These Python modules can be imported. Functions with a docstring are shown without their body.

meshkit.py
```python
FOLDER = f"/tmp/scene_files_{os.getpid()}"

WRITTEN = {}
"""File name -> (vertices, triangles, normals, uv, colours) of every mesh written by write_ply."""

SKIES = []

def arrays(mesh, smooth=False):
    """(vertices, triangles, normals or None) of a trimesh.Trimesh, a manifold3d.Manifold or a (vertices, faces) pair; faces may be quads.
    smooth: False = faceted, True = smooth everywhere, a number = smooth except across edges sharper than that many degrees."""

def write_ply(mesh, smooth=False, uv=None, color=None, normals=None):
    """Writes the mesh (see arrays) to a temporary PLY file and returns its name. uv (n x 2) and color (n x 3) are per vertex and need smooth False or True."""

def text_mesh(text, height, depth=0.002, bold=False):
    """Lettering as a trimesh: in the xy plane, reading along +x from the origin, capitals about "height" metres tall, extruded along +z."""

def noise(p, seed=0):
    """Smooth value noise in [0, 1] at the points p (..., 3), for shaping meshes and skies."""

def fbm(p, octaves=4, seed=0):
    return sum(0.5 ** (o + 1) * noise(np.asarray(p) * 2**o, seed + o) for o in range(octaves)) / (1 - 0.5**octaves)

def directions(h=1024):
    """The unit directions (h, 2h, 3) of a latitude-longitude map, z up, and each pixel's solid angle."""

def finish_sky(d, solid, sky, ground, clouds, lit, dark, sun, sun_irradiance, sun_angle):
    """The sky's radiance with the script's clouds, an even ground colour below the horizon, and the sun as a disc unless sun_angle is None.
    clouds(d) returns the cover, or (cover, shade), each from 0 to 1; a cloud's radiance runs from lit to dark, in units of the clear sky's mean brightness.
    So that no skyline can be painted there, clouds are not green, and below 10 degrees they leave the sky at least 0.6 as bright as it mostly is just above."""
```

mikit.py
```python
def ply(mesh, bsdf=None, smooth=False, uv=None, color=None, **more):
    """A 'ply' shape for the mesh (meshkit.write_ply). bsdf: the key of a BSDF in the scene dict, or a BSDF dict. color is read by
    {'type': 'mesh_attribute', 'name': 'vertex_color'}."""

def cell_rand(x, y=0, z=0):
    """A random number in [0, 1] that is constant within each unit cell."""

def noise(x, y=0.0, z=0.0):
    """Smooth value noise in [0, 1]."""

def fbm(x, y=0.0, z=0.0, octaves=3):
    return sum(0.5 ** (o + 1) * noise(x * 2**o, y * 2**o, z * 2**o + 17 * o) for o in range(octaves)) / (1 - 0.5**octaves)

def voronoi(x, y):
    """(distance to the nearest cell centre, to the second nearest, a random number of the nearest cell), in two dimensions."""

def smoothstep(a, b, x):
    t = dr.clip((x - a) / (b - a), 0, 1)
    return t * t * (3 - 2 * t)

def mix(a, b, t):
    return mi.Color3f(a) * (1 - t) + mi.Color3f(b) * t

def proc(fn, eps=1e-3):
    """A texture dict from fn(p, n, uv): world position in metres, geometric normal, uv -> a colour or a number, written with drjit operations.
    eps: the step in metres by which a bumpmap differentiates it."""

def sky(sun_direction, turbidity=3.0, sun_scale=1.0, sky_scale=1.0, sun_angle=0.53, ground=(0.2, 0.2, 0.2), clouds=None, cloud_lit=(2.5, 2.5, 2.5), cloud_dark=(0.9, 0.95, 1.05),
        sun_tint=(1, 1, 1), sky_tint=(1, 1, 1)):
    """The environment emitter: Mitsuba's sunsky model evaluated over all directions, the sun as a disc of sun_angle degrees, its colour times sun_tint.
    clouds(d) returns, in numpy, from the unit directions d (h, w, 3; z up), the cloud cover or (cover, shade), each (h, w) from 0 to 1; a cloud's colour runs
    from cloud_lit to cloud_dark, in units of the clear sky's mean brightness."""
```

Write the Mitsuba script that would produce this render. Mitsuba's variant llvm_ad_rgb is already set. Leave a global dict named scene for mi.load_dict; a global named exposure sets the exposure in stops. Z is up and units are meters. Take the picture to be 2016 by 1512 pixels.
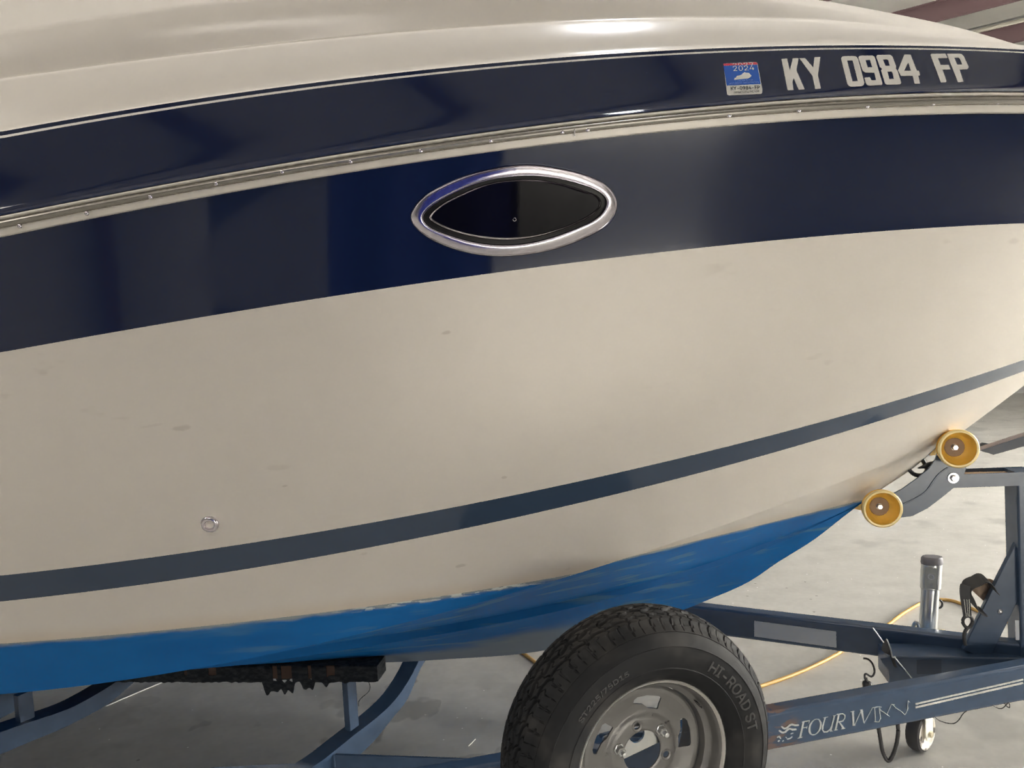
import math
import numpy as np, trimesh, mitsuba as mi, drjit as dr
import mikit, meshkit
from mikit import proc, fbm, noise, smoothstep, mix, voronoi
from shapely.geometry import Polygon, LineString, Point
from shapely.ops import unary_union
from shapely import affinity

T = mi.ScalarTransform4f
rng = np.random.default_rng(7)
scene, labels = {'type': 'scene'}, {}

# ------------------------------------------------------------------ camera, sky, lamps, exposure
CAM = np.array([0.463, -2.922, 1.72])
YAW, PITCH, ROLL, FPX = math.radians(9), math.radians(4), math.radians(3), 1510.0
_fh = np.array([-math.sin(YAW), math.cos(YAW), 0]); _r0 = np.array([math.cos(YAW), math.sin(YAW), 0]); ZZ = np.array([0, 0, 1.0])
FW = _fh * math.cos(PITCH) - ZZ * math.sin(PITCH); _u0 = _fh * math.sin(PITCH) + ZZ * math.cos(PITCH)
RT = _r0 * math.cos(ROLL) - _u0 * math.sin(ROLL); UP = _u0 * math.cos(ROLL) + _r0 * math.sin(ROLL)
scene['camera'] = {'type': 'perspective', 'fov': math.degrees(2 * math.atan(1008 / FPX)), 'fov_axis': 'x', 'near_clip': 0.05,
                   'to_world': T().look_at(origin=CAM.tolist(), target=(CAM + FW).tolist(), up=UP.tolist())}
exposure = 0.95
# the hall stands turned to the boat: its own axes
BX, BY = np.array([0.871, -0.491, 0]), np.array([0.491, 0.871, 0])
scene['sky'] = mikit.sky((-0.6, 0.7, 0.75), turbidity=4.0, sun_scale=3.0, sky_scale=150.0, clouds=lambda d: 0.95 + 0 * d[..., 2],
                         cloud_lit=(1.30, 1.22, 1.09), cloud_dark=(0.9, 0.9, 0.95), ground=(0.35, 0.34, 0.32))
SKY_GAIN = 1.0
LAMP = (26.0, 26.5, 27.5)

# ------------------------------------------------------------------ helpers
def at(px, py, depth):                      # the point of the place that stands at this depth
    return CAM + (FW + RT * (px - 1008) / FPX - UP * (py - 756) / FPX) * depth
def ray(px, py): return FW + RT * (px - 1008) / FPX - UP * (py - 756) / FPX
def on_plane(px, py, p0, n):
    d = ray(px, py); n = np.asarray(n, float)
    return CAM + d * (np.dot(np.asarray(p0) - CAM, n) / np.dot(d, n))
def aty(px, py, y): return on_plane(px, py, (0, y, 0), (0, 1, 0))
def atx(px, py, x): return on_plane(px, py, (x, 0, 0), (1, 0, 0))
def atz(px, py, z): return on_plane(px, py, (0, 0, z), (0, 0, 1))
def onb(px, py, b):
    y = -b(0)
    for _ in range(60):
        p = aty(px, py, y); y = .5 * y - .5 * b(p[0])
    return aty(px, py, y)
def unit(v): v = np.asarray(v, float); return v / np.linalg.norm(v)

_count = {}
def numbered(key):
    n = _count.get(key, 0); _count[key] = n + 1
    return key if n == 0 else f'{key}_{n:03d}'
def add(key, mesh, bsdf, smooth=30, label=None, cat=None, group=None, kind=None, **kw):
    key = numbered(key)
    scene[key] = mesh if isinstance(mesh, dict) else mikit.ply(mesh, bsdf, smooth=smooth, **kw)
    tag(key, label, cat, group, kind)
    return key
def tag(key, label=None, cat=None, group=None, kind=None):
    d = {k: v for k, v in dict(label=label, category=cat, group=group, kind=kind).items() if v}
    if d: labels[key] = d
def cat_(ms): return trimesh.util.concatenate(ms)
def rawmesh(v, f): return trimesh.Trimesh(np.asarray(v, float), np.asarray(f, int), process=False)
def grid_faces(nu, nv, closed_v=False):
    f = []
    idx = np.arange(nu * nv).reshape(nu, nv)
    a = idx[:-1, :-1]; b = idx[1:, :-1]; c = idx[1:, 1:]; d = idx[:-1, 1:]
    f = [np.stack([a, b, c], -1).reshape(-1, 3), np.stack([a, c, d], -1).reshape(-1, 3)]
    if closed_v:
        a = idx[:-1, -1]; b = idx[1:, -1]; c = idx[1:, 0]; d = idx[:-1, 0]
        f += [np.stack([a, b, c], -1), np.stack([a, c, d], -1)]
    return np.vstack(f)
def rrect(w, h, r=0.006, n=3):
    pts = []
    for cx, cy, a0 in ((w/2-r, h/2-r, 0), (-w/2+r, h/2-r, 90), (-w/2+r, -h/2+r, 180), (w/2-r, -h/2+r, 270)):
        for k in range(n + 1):
            a = math.radians(a0 + 90 * k / n); pts.append((cx + r * math.cos(a), cy + r * math.sin(a)))
    return np.array(pts)
def ngon(r, n=12): a = np.arange(n) * 2 * np.pi / n; return np.stack([r * np.cos(a), r * np.sin(a)], 1)
def sweep(path, prof, up=(0, 0, 1), scale=None, cap=True):
    path = np.asarray(path, float); prof = np.asarray(prof, float)
    t = np.gradient(path, axis=0); t /= np.linalg.norm(t, axis=1, keepdims=True)
    up = np.asarray(up, float)
    if up.ndim == 1: up = np.tile(up, (len(path), 1))
    s = np.cross(t, up); s /= np.linalg.norm(s, axis=1, keepdims=True); u = np.cross(s, t)
    sc = np.ones(len(path)) if scale is None else np.asarray(scale)
    v = path[:, None] + (s[:, None] * prof[None, :, :1] + u[:, None] * prof[None, :, 1:2]) * sc[:, None, None]
    n, m = len(path), len(prof)
    f = grid_faces(n, m, True)
    v = v.reshape(-1, 3)
    if cap:
        v = np.vstack([v, v[:m], v[-m:], path[:1], path[-1:]])
        k = np.arange(m); k2 = (k + 1) % m; o = n * m
        f = np.vstack([f, np.stack([o + k2, o + k, np.full(m, o + 2*m)], 1), np.stack([o + m + k, o + m + k2, np.full(m, o + 2*m + 1)], 1)])
    me = rawmesh(v, f); me.fix_normals(); return me
def beam(p0, p1, w, h, up=(0, 0, 1), r=0.006): return sweep([p0, (np.asarray(p0) + p1) / 2, p1], rrect(w, h, r), up)
def spline(pts, n=24):
    from scipy.interpolate import CubicSpline
    pts = np.asarray(pts, float); t = np.r_[0, np.cumsum(np.linalg.norm(np.diff(pts, axis=0), axis=1))]
    return CubicSpline(t, pts)(np.linspace(0, t[-1], n))
def tube(pts, r, n=24, m=10, smooth=True):
    p = spline(pts, n) if smooth and len(pts) > 2 else np.asarray(pts, float)
    t = unit(p[-1] - p[0] + 1e-6); up = (0, 0, 1) if abs(t[2]) < .8 else (0.3, 1, 0)
    return sweep(p, ngon(r, m), up)
def frame_of(axis):
    axis = unit(axis); x = np.cross((0, 0, 1), axis) if abs(axis[2]) < .95 else np.array([1.0, 0, 0])
    x = unit(x); y = np.cross(axis, x); return x, y, axis
def revolve(prof, c, axis, n=48, closed=True):
    """prof: (radius, along axis) pairs; closed joins last to first"""
    x, y, a = frame_of(axis); prof = np.asarray(prof, float); th = np.arange(n) * 2 * np.pi / n
    ring = np.cos(th)[:, None] * x + np.sin(th)[:, None] * y
    v = np.asarray(c) + ring[:, None] * prof[None, :, :1] + a * prof[None, :, 1:2]
    m = len(prof); idx = np.arange(n * m).reshape(n, m); nx = np.roll(idx, -1, 0); f = []
    for j in range(m if closed else m - 1):
        k = (j + 1) % m
        f += [np.stack([idx[:, j], nx[:, j], nx[:, k]], 1), np.stack([idx[:, j], nx[:, k], idx[:, k]], 1)]
    me = trimesh.Trimesh(v.reshape(-1, 3), np.vstack(f)); me.fix_normals(); return me
def plate(poly, origin, ex, ey, t, ez=None):
    """a shapely polygon in the plane (origin, ex, ey), given thickness t along ez (to both sides if t is a pair)"""
    ez = unit(np.cross(ex, ey)) if ez is None else unit(ez)
    t0, t1 = (0, t) if np.isscalar(t) else t
    out = []
    for g in getattr(poly, 'geoms', [poly]):
        if g.is_empty or g.area < 1e-12: continue
        m = trimesh.creation.extrude_polygon(g, t1 - t0, engine='earcut')
        v = m.vertices
        out.append(rawmesh(np.asarray(origin) + v[:, :1] * np.asarray(ex) + v[:, 1:2] * np.asarray(ey) + (v[:, 2:] + t0) * ez, m.faces))
    me = cat_(out); me.fix_normals(); return me
def pix_poly(poly, p0, n, t, ex=None):
    """a polygon given in photograph pixels, as a plate that lies in the plane (p0, n) of the place and is t thick away from n"""
    n = unit(n); ex = unit(np.cross((0, 0, 1), n)) if ex is None else unit(ex); ey = np.cross(n, ex)
    def tr(c): return [((on_plane(x, y, p0, n) - p0) @ ex, (on_plane(x, y, p0, n) - p0) @ ey) for x, y in c]
    gs = []
    for g in getattr(poly, 'geoms', [poly]):
        gs.append(Polygon(tr(g.exterior.coords), [tr(i.coords) for i in g.interiors]).buffer(0))
    return plate(unary_union(gs), p0, ex, ey, t, n)
def box_(lo, hi, ax=None):
    m = trimesh.creation.box(bounds=[lo, hi])
    if ax is not None:
        v = m.vertices; m = rawmesh(v[:, :1] * ax[0] + v[:, 1:2] * ax[1] + v[:, 2:] * ZZ, m.faces)
    return m
def zoomed(pts, ox, oy, s): return [(ox + x / s, oy + y / s) for x, y in pts]

# ------------------------------------------------------------------ materials
def two(b): return {'type': 'twosided', 'bsdf': b}
def pr(col, rough, metal=0.0, **k):
    c = col if isinstance(col, dict) else {'type': 'rgb', 'value': list(col)}
    return two({'type': 'principled', 'base_color': c, 'roughness': rough, 'metallic': metal, **k})
def hullwhite(p, n, uv):
    s = .25 * smoothstep(.68, .8, fbm(p.x * 9 + 3, p.y * 9, p.z * 20, 3)) * smoothstep(.6, .75, noise(p.x * 2.2, p.z * 3.1, 4))
    for mx, mz, w, h, k in MARKS:
        s = dr.maximum(s, k * (1 - smoothstep(.5, 1.25, dr.sqrt(dr.square((p.x - mx) / w) + dr.square((p.z - mz - .12 * (p.x - mx)) / h)) + .5 * (noise(p.x * 90, p.z * 120, 3) - .5))) * dr.select(p.y < 0, 1., 0.))
    low = 1 - smoothstep(0.985, 1.045, p.z + 0.02 * fbm(p.x * 6, p.z * 9, 2) - 0.043 * p.x)          # tan scum just above the waterline
    c = mix((.74, .695, .63), (.45, .40, .34), s)
    return mix(c, (.62, .50, .36), .45 * low)
MARKS = []                                                        # scuffs on the hull side, filled in below: x, z, half sizes, strength
def bottompaint(p, n, uv):
    f = fbm(p.x * 5, p.y * 6, p.z * 9, 4); g = fbm(p.x * 3.1 + 9, p.y * 14, p.z * 30, 4)
    c = mix((.003, .075, .25), (.006, .11, .32), f)
    c = mix(c, (.10, .20, .25), .5 * smoothstep(.57, .74, g) * smoothstep(-1.1, -.2, p.x))                                       # worn, silty drifts
    dz = (0.984 + 0.043 * p.x) - p.z
    edge = (1 - smoothstep(0.0, 0.015, dz + .016 * (fbm(p.x * 16, p.z * 40, 1) - .5)))
    c = mix(c, (.30, .31, .27), .8 * edge)
    chip = (1 - smoothstep(.002, .017, dz)) * smoothstep(.53, .57, fbm(p.x * 34, p.z * 160, 7, 4)) * smoothstep(-.42, -.25, p.x) * (1 - smoothstep(.22, .34, p.x))
    c = mix(c, (.72, .74, .70), chip)
    keel = (1 - smoothstep(.10, .22, dr.abs(p.y) + .12 * (fbm(p.x * 4, p.y * 8, 5) - .5))) * (1 - smoothstep(.1, .5, p.x))
    return mix(c, (.22, .24, .23), .7 * keel)
def trailerpaint(p, n, uv):
    f = fbm(p.x * 30, p.y * 30, p.z * 30, 3)
    c = mix((.026, .049, .090), (.036, .062, .108), f)
    near = 1 - smoothstep(.10, .17, dr.sqrt(dr.square(p.x - .80) + dr.square(p.y + .60)) + .12 * (fbm(p.x * 18, p.y * 18, p.z * 24, 3) - .5))
    r = .75 * near * smoothstep(.50, .60, fbm(p.x * 22, p.y * 22, p.z * 60, 4))
    r = dr.maximum(r, smoothstep(.80, .86, fbm(p.x * 14, p.y * 14, p.z * 14, 4)))
    return mix(c, (.13, .075, .05), r)
def concrete(p, n, uv):
    a = fbm(p.x * .9, p.y * .9, 0, 4); b = fbm(p.x * 6, p.y * 9, 2, 4); c2 = fbm(p.x * 40, p.y * 40, 5, 3)
    c = mix((.34, .335, .31), (.54, .53, .50), .45 * a + .35 * b + .2 * c2)
    st = smoothstep(.62, .86, fbm(p.x * 3.3 + 4, p.y * 3.3 + 9, 3, 4))
    c = mix(c, (.20, .20, .19), .35 * st)
    st = smoothstep(.70, .76, fbm(p.x * 7 + 4, p.y * 5 + 1, 3, 3)) * (1 - smoothstep(.5, 1.6, dr.sqrt(dr.square(p.x + .75) + dr.square(p.y - .6))))
    c = mix(c, (.19, .19, .18), .6 * st)
    d, e, h = voronoi(p.x * 7, p.y * 7)
    sp = (1 - smoothstep(.045, .06, d)) * smoothstep(.62, .66, h)
    c = mix(c, (.16, .15, .14), .6 * sp * smoothstep(.8, .84, mikit.cell_rand(p.x * 1.3, p.y * 1.3)))
    d2, e2, h2 = voronoi(p.x * 11 + 3, p.y * 11)
    return mix(c, (.86, .86, .84), (1 - smoothstep(.030, .045, d2)) * smoothstep(.93, .95, h2))
def blotch(p, n, uv): return fbm(p.x * 60, p.y * 60, p.z * 60, 3)
def wrinkle(p, n, uv):
    return mix((.66, .65, .62), (.74, .73, .70), fbm(p.x * 2, p.y * 2, p.z, 3))
def zinc(p, n, uv): return mix((.60, .62, .62), (.80, .81, .78), fbm(p.x * 50, p.y * 50, p.z * 9, 3))
def rubber(p, n, uv):
    return mix((.009, .010, .0115), (.030, .029, .028), smoothstep(.45, .8, fbm(p.x * 11, p.y * 11, p.z * 11, 4)))
def steelgrey(p, n, uv): return mix((.13, .128, .123), (.18, .177, .171), fbm(p.x * 15, p.y * 15, p.z * 15, 3))
def dirtywheel(p, n, uv): return mix((.10, .09, .08), (.72, .68, .60), smoothstep(.38, .55, fbm(p.x * 30, p.y * 30, p.z * 30, 3)))
def carpet(p, n, uv): return mix((.012, .016, .020), (.034, .038, .040), smoothstep(.3, .8, fbm(p.x * 60, p.y * 90, p.z * 90, 3)))
M = {
 'gel_white': pr(proc(hullwhite), .45, specular=.25),
 'deck_white': pr((.74, .70, .64), .25, specular=.45),
 'gel_navy': pr((.005, .011, .036), .06, specular=.46),
 'stripe_navy': pr((.028, .045, .075), .10, specular=.5),
 'bottom_blue': pr(proc(bottompaint), .55, specular=.2),
 'vinyl_white': pr((.80, .76, .68), .35),
 'chrome': two({'type': 'roughconductor', 'material': 'Cr', 'alpha': .04}),
 'stainless': two({'type': 'roughconductor', 'alpha_u': .12, 'alpha_v': .12, 'distribution': 'ggx', 'specular_reflectance': {'type': 'rgb', 'value': [.50, .485, .455]}, 'eta': {'type': 'rgb', 'value': [1.7, 1.55, 1.4]}, 'k': {'type': 'rgb', 'value': [3.2, 3.0, 2.75]}}),
 'black_gloss': pr((.003, .003, .005), .03, specular=.25),
 'gasket': pr((.004, .004, .004), .35, specular=.2),
 'decal_white': pr((.76, .745, .70), .35),
 'decal_blue': pr((.012, .075, .36), .3),
 'decal_red': pr((.55, .045, .08), .3),
 'decal_black': pr((.03, .03, .03), .4),
 'decal_pale': pr((.25, .38, .72), .3),
 'trailer_paint': pr(proc(trailerpaint), .28, specular=.5, clearcoat=.3, clearcoat_gloss=.85),
 'decal_silver': pr((.66, .68, .68), .3, .35),
 'reflector': pr((.42, .45, .49), .35, .2),
 'rubber': pr(proc(rubber), .65, specular=.2),
 'rubber_text': pr((.03, .031, .032), .5),
 'wheel_grey': pr(proc(steelgrey), .42, .45),
 'rim_lip': pr((.72, .70, .65), .4, .2),
 'zinc': pr(proc(zinc), .26, .9),
 'plate_zinc': pr((.33, .35, .34), .45, .3),
 'zinc_gold': pr((.64, .58, .42), .38, .6),
 'cap_grey': pr((.13, .13, .145), .5),
 'roller': two({'type': 'principled', 'base_color': {'type': 'rgb', 'value': [.97, .60, .10]}, 'roughness': .32, 'specular': .5}),
 'roller_cup_shade': pr((.20, .115, .05), .5),  # shadow inside the roller cup, put into a brown colour
 'roller_rim': pr((.93, .74, .33), .35),
 'black_steel': pr((.035, .036, .038), .35, .4),
 'carpet': pr(proc(carpet), .95),
 'wood': pr((.085, .05, .035), .8),
 'webbing': pr((.035, .037, .04), .75),
 'webbing_grey': pr((.11, .125, .15), .6),
 'webbing_lit': pr((.26, .225, .225), .5),  # light on the strap's top face, put into the colour
 'plate_dark': pr((.018, .032, .06), .4),
 'tan_fill': pr((.30, .22, .16), .8),  # painted lit channel floor, and the gap inside the strap loop
 'cord': pr((.44, .27, .08), .5),
 'string': pr((.8, .79, .74), .6),
 'plastic_black': pr((.018, .018, .02), .45),
 'dirty_white': pr(proc(dirtywheel), .6),
 'floor': two({'type': 'principled', 'base_color': proc(concrete), 'roughness': .6, 'specular': .2}),
 'wall': pr((.42, .42, .41), .5),
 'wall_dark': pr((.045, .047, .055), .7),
 'ceiling': pr(proc(wrinkle), .5),
 'redox': pr((.15, .095, .105), .6),
 'conduit': pr((.78, .76, .66), .35),
 'galv': pr((.75, .76, .76), .25, .8),
 'blue_sheet': pr((.007, .02, .23), .6),  # for the added sheet that stands in for a blue shirt
 'ochre': pr((.45, .16, .06), .5),
 'lamp_case': pr((.8, .8, .8), .4),
 'asphalt': pr((.34, .335, .32), .9),
}
for k, v in M.items(): scene['mat_' + k] = v
def m_(k): return 'mat_' + k

# ------------------------------------------------------------------ the hall
X0, X1, Y0, Y1, H = -12.0, 6.4, -8.0, 0.0, 6.0
_w = atz(2000, 774, 0.0); Y1 = float(_w @ BY)
ax = (BX, BY)
add('floor', box_((X0 - .3, Y0 - .3, -.25), (X1 + .3, Y1 + .3, 0), ax), m_('floor'), False, kind='structure', label='bare grey concrete floor with stains and white specks')
add('ground_outside', cat_([box_((X1 + .31, Y0 - 25, -.3), (X1 + 45, Y1 + 40, -.03), ax), box_((X0 - 25, Y1 + .31, -.3), (X1 + .31, Y1 + 40, -.03), ax)]), m_('asphalt'), False, kind='structure', label='paved yard outside the open door')
def ribs(lo, hi, along, face, z0, z1, key):
    n = int((hi - lo) / .3)
    ms = []
    for k in range(n):
        c = lo + (k + .5) * .3
        ms.append(box_((c - .02, face[0], z0), (c + .02, face[1], z1), ax) if along == 'x' else box_((face[0], c - .02, z0), (face[1], c + .02, z1), ax))
    add(key + '__rib_panel', cat_(ms), m_('wall'), False, kind='stuff')
add('wall_back', box_((X0, Y1, 0), (X1, Y1 + .2, H), ax), m_('wall'), False, kind='structure', label='grey metal wall across the hall')
ribs(X0, X1, 'x', (Y1 - .025, Y1), .0, H, 'wall_back')
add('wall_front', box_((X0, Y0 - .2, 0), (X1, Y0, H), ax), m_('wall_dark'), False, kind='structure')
add('wall_left', box_((X0 - .2, Y0, 0), (X0, Y1, H), ax), m_('wall'), False, kind='structure')
DY0, DY1, DH = 3.5, 8.4, 3.6                                   # the open door, bow side
EY0, EY1, EH0, EH1 = -6.6, -2.0, .72, 3.6                       # an added half-raised shutter further round, low daylight fill for the hull
add('wall_right', cat_([box_((X1, Y0, 0), (X1 + .2, EY0, H), ax), box_((X1, EY1, 0), (X1 + .2, DY0, H), ax), box_((X1, EY0, EH1), (X1 + .2, EY1, H), ax), box_((X1, DY1, 0), (X1 + .2, Y1, H), ax), box_((X1, DY0, DH), (X1 + .2, DY1, H), ax)]),
    m_('wall'), False, kind='structure')
add('trim_1', cat_([box_((X1 - .06, DY0 - .1, 0), (X1 + .22, DY0, DH + .1), ax), box_((X1 - .06, DY1, 0), (X1 + .22, DY1 + .1, DH + .1), ax), box_((X1 - .06, DY0, DH), (X1 + .22, DY1, DH + .1), ax)]), m_('galv'), False, kind='structure')
add('ceiling', box_((X0, Y0, H), (X1, Y1, H + .2), ax), m_('ceiling'), False, kind='structure', label='white insulated roof lining between red steel purlins')
_q = on_plane(1900, 26, (0, 0, H - .25), (0, 0, 1)) @ BY
_q2 = on_plane(1990, 84, (0, 0, H - .25), (0, 0, 1)) @ BY
SP = float(_q2 - _q)
k0 = int(math.ceil((Y0 + .2 - _q) / SP)); k1 = int(math.floor((Y1 - .2 - _q) / SP))
for k in range(k0, k1 + 1):
    y = float(_q + k * SP)
    pm = cat_([box_((X0, y, H - .25), (X1, y + .012, H), ax), box_((X0, y, H - .25), (X1, y + .08, H - .238), ax), box_((X0, y - .07, H - .012), (X1, y, H), ax)])
    add('ceiling__purlin', pm, m_('redox'), False, label='red oxide steel purlin' if k == k0 else None)
yc = float(on_plane(1960, 50, (0, 0, H - .30), (0, 0, 1)) @ BY)
cd = sweep([BX * (X0 + .05) + BY * yc + ZZ * (H - .32), BX * (X1 - .05) + BY * yc + ZZ * (H - .32)], ngon(.028, 14), (0, 0, 1))
add('conduit', cd, m_('conduit'), 40, label='cream painted pipe with a shiny strip running under the roof purlins', cat='pipe')
add('conduit__strip', sweep([BX * (X0 + .05) + BY * (yc + .012) + ZZ * (H - .27), BX * (X1 - .05) + BY * (yc + .012) + ZZ * (H - .27)], rrect(.03, .03, .006), (0, 0, 1)), m_('galv'), 40, label='bright metal strip')
add('door_1', box_((-6.0, Y0, 0), (1.9, Y0 + .05, 3.6), ax), m_('wall'), False, kind='structure')
for k in range(4):                                              # steel columns of the wall behind the photographer
    x = .5 + (k - 2) * 5.2
    add('wall_front__column', cat_([box_((x - .1, Y0, 0), (x + .1, Y0 + .012, H), ax), box_((x - .006, Y0, 0), (x + .006, Y0 + .28, H), ax), box_((x - .1, Y0 + .27, 0), (x + .1, Y0 + .282, H), ax)]), m_('redox'), False)
for k in range(int((EH1 - EH0) / .1)):                           # slats of the added shutter
    add('added_door_2__slat', box_((X1 + .04, EY0, EH0 + .1 * k), (X1 + .07, EY1, EH0 + .1 * k + .094), ax), m_('wall'), False)
tag('added_door_2', 'half-raised grey roller shutter added to fill the hull with low daylight', kind='structure')
# roof lamp above the boat, and four lamps added as fill
LAMPS = [(0.855, 0.275, 6.0, .145, .075), (-3.4, -5.0, .36, 1.2, .6), (-4.6, 4.0, .6, .6, .15), (1.6, -5.6, .20, 1.2, .6), (3.4, 5.0, .8, .6, .15)]
for i, (lx, ly, lk, hx, hy_) in enumerate(LAMPS):
    c = BX * lx + BY * ly + ZZ * (H - .55)
    k = numbered('ceiling_lamp')
    tag(k, ('small white ceiling lamp hung straight above the boat', 'large panel lamp added toward the stern to fill the hull side, in front of the grey shutter', 'long narrow lamp added beyond the stern as fill light', 'large panel lamp added above the photographer to fill the hull side', 'long narrow lamp added beyond the bow to brighten the floor')[i], 'lamp', 'ceiling lamps')
    def lb(dx, dy, z0, z1):
        m = box_((-dx, -dy, z0), (dx, dy, z1), ax); m.vertices = m.vertices + c; return m
    add(k + '__case', lb(hx + .025, hy_ + .025, 0, .06), m_('lamp_case'), False)
    q = [c + BX * a * hx + BY * b * hy_ - ZZ * .004 for a, b in ((-1, -1), (-1, 1), (1, 1), (1, -1))]
    d = mikit.ply(rawmesh(q, [[0, 1, 2], [0, 2, 3]]), m_('lamp_case'))
    d['emitter'] = {'type': 'area', 'radiance': {'type': 'rgb', 'value': [v * lk * t for v, t in zip(LAMP, (1.06, .97, .84) if ly < -1 else (1, 1, 1))]}}
    scene[k + '__diffuser'] = d
    for s in (-.8 * hx, .8 * hx):
        add(k + '__hanger', tube([c + BX * s + ZZ * .06, c + BX * s + ZZ * .55], .004, smooth=False, m=6), m_('galv'))

# ------------------------------------------------------------------ the boat
def B(W, L, p, x0=2.2): return lambda x: W * (1 - np.clip((np.asarray(x) + x0) / (L + x0), 0, 1) ** p)
XT = -4.4
class Line:
    """a fore-and-aft line of the hull: half breadth b(x) and height z(x), from the transom to its end on the stem"""
    def __init__(s, W, L, p, pts=None, deg=3, aft=.5, zpts=None):
        s.b, s.L = B(W, L, p), L
        if zpts is not None:
            from scipy.interpolate import PchipInterpolator
            s.x = np.array(zpts)[:, 0]; s.f = PchipInterpolator(*np.array(zpts).T); s.aft = 0.
            s.g = s.f.derivative()
        else:
            P = np.array([onb(*q, s.b) for q in pts]); c = np.polyfit(P[:, 0], P[:, 2], deg)
            s.x, s.f, s.g, s.aft = P[:, 0], np.poly1d(c), np.poly1d(np.polyder(c)), aft
    def z(s, x):
        x = np.asarray(x, float); lo, hi = s.x.min(), s.x.max(); xc = np.clip(x, lo, hi)
        return s.f(xc) + np.where(x < lo, s.g(lo) * s.aft * (x - lo), 0) + np.where(x > hi, s.g(hi) * (x - hi), 0)
    def at(s, u): x = XT + (s.L - XT) * u; return np.stack([x, -s.b(x), s.z(x)], -1)
rail_top = Line(1.28, 2.7, 2.8, [(0, 427), (347, 365), (650, 307), (700, 299), (997, 257), (1316, 220), (1490, 205), (1663, 192), (1837, 186), (2016, 184)])
rail_bot = Line(1.28, 2.68, 2.8, [(0, 467), (347, 398), (650, 344), (700, 338), (997, 295), (1316, 259), (1490, 243), (1663, 233), (1837, 226), (2016, 225)])
navy_bot = Line(1.24, 2.4, 2.7, [(0, 695), (240, 650), (500, 607), (740, 569), (1000, 537), (1074, 525), (1316, 493), (1663, 460), (2016, 440)])
str_top = Line(1.17, 2.0, 2.5, [(0, 1133), (298, 1096), (500, 1070), (545, 1062), (700, 1036), (948, 988), (1100, 954.6), (1200, 932), (1348, 898), (1516, 859), (1764, 792), (2016, 707)])
str_bot = Line(1.155, 1.93, 2.45, [(0, 1184), (298, 1148), (500, 1118), (600, 1103), (810, 1062), (931, 1037), (1100, 998.7), (1200, 974.4), (1348, 936.7), (1516, 893.5), (1764, 821.6), (1950, 753)])
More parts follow.
